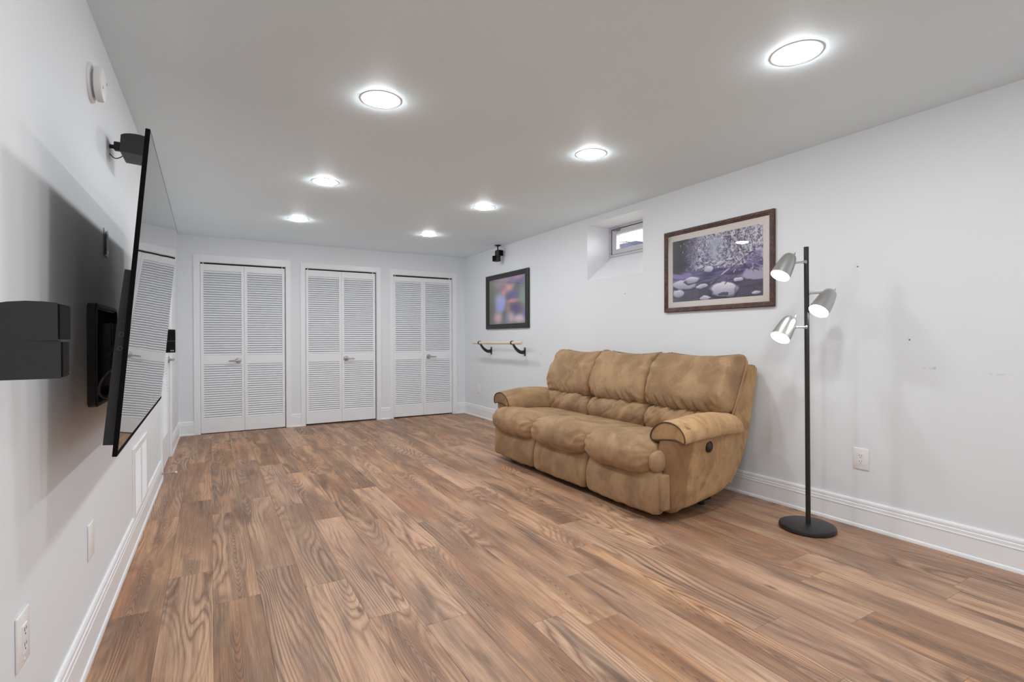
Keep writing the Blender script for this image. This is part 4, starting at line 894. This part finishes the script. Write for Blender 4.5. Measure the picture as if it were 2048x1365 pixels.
# arms: flaring side panel under a padded roll
for sgn in (-1, 1):
    m_ = lambda y: (y if sgn < 0 else 2*SC.y-y)      # mirror to the far arm
    bm = bmesh.new()
    side = [(2.455, 0.095), (2.53, 0.072), (2.72, 0.098), (2.91, 0.135), (3.00, 0.19), (3.07, 0.28), (3.115, 0.40), (3.10, 0.50), (3.04, 0.585), (2.90, 0.60), (2.6, 0.59), (2.455, 0.575)]
    so = catmull([(p[0], p[1]) for p in side], 60, True)
    cx_, cz_ = 2.76, 0.35
    def outy(x, z):                                   # outer face flares with height and bellies a little
        yv = 2.235-0.075*max(0.0, (z-0.10)/0.45)**1.5
        yv += 0.035*max(0.0, (x-2.95)/0.15)**2
        return yv-0.012*math.sin(PI*min(1, max(0, (x-2.45)/0.65)))
    rings = []
    for f_, off in ((0.0, 0.0), (0.35, 0.0), (0.6, 0.0), (0.8, 0.0), (0.90, 0.002), (0.96, 0.010), (1.0, 0.030), (1.0, 0.15), (0.97, 0.17)):
        ring = []
        for p in so:
            x, z = cx_+(p.x-cx_)*f_, cz_+(p.y-cz_)*f_; y = outy(x, z)+off+0.003*nz3(x*6, z*6, 2.0)
            ring.append(bm.verts.new((x-SC.x, m_(y)-SC.y, z)))
        rings.append(ring)
    for A, B in zip(rings, rings[1:]):
        for k in range(60): bm.faces.new((A[k], A[(k+1) % 60], B[(k+1) % 60], B[k]))
    bmesh.ops.remove_doubles(bm, verts=bm.verts, dist=0.0003); bm.faces.new([v_ for v_ in rings[-1] if v_.is_valid])
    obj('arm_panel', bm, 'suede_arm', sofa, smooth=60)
    # padded roll on top: half-moon section run along x, flat piped front
    bm = bmesh.new(); NR, NX = 48, 40; rings = []
    sec = catmull([(2.130, 0.525), (2.140, 0.572), (2.185, 0.612), (2.265, 0.628), (2.34, 0.610), (2.395, 0.565), (2.415, 0.515), (2.39, 0.497), (2.30, 0.515), (2.20, 0.522), (2.145, 0.510)], NR, True)
    cy_, cz_ = 2.27, 0.56; front = None
    for j in range(NX+1):
        t_ = j/NX; x = 2.448+0.63*t_; f_ = 1.0
        if t_ > 0.86: f_ = math.sqrt(max(0.02, 1-((t_-0.86)/0.14)**2))
        if j == 0: f_ = 0.985
        lift = 0.022*math.sin(PI*min(1, t_*1.05))+0.012*t_; sw_ = 1.0-0.10*t_
        ring = []
        for p in sec:
            y, z = cy_+(p.x-cy_)*f_*sw_, cz_+(p.y-cz_)*f_*(1+0.10*math.sin(PI*t_))
            dr_ = min(1.0, t_/0.14); z -= 0.055*dr_*max(0.0, min(1.0, (p.x-2.33)/0.06))*max(0.0, min(1.0, (0.575-p.y)/0.05))
            g_ = 0.009*min(1, t_/0.03)*math.exp(-t_/0.10)*math.sin(math.atan2(z-cz_, y-cy_)*13+nz3(x*9, 0, 3)*3)*(z > 0.54)
            a = 0.006*nz3(x*7, y*7, z*7+sgn)+g_; z += a+lift+0.035*t_*0
            ring.append(bm.verts.new((x-SC.x-0.02*math.sin(PI*0.5*(1-min(1, t_*6)))*((z-0.5)/0.12)*0.4, m_(y)-SC.y, z)))
        rings.append(ring)
    for A, B in zip(rings, rings[1:]):
        for k in range(NR): bm.faces.new((A[k], A[(k+1) % NR], B[(k+1) % NR], B[k]))
    fr = [v_.co.copy() for v_ in rings[0]]
    bm.faces.new(rings[-1])
    cf = bm.verts.new(sum(fr, Vector())/NR+Vector((-0.006, 0, 0)))
    for k in range(NR): bm.faces.new((rings[0][(k+1) % NR], rings[0][k], cf))
    arm = obj('arm_pad', bm, 'suede_tan_toplit' if sgn < 0 else 'suede', sofa, smooth=50)
    bm = bmesh.new(); tube(bm, [p+Vector((-0.003, 0, 0)) for p in fr], 0.0045, 6, closed=True); obj('piping', bm, 'piping', arm)
    # rounded stuffing and strip at the end of the footrest
    cushion('side_gusset', [(2.355, 0.375), (2.37, 0.425), (2.42, 0.445), (2.47, 0.43), (2.485, 0.375), (2.47, 0.325), (2.42, 0.305), (2.37, 0.325)], 2.278 if sgn < 0 else 2*SC.y-2.375, 2.375 if sgn < 0 else 2*SC.y-2.278,
            endr=0.05, endp=2.0, N=32, MS=14, wr=0.002, parent=arm)
    b_ = bx((2.385-SC.x, min(m_(2.250), m_(2.30))-SC.y, 0.085), (2.452-SC.x, max(m_(2.250), m_(2.30))-SC.y, 0.305), bev=0.012, seg=3); obj('footrest_end', b_, 'suede', sofa)
# round recliner release on the near side
bm = bmesh.new(); hy = 2.130
lathe(bm, [(0, 0.012), (0.016, 0.011), (0.024, 0.004), (0.027, 0.009), (0.030, 0.008), (0.032, 0.0), (0.032, -0.02)], (0, 0, 0), (0, -1, 0), 32)
for v_ in bm.verts: v_.co = Vector((v_.co.x*0.85, v_.co.y, v_.co.z*1.18))
obj('recline_handle', bm, 'handle', sofa, (2.70-SC.x, 2.166-SC.y, 0.468))
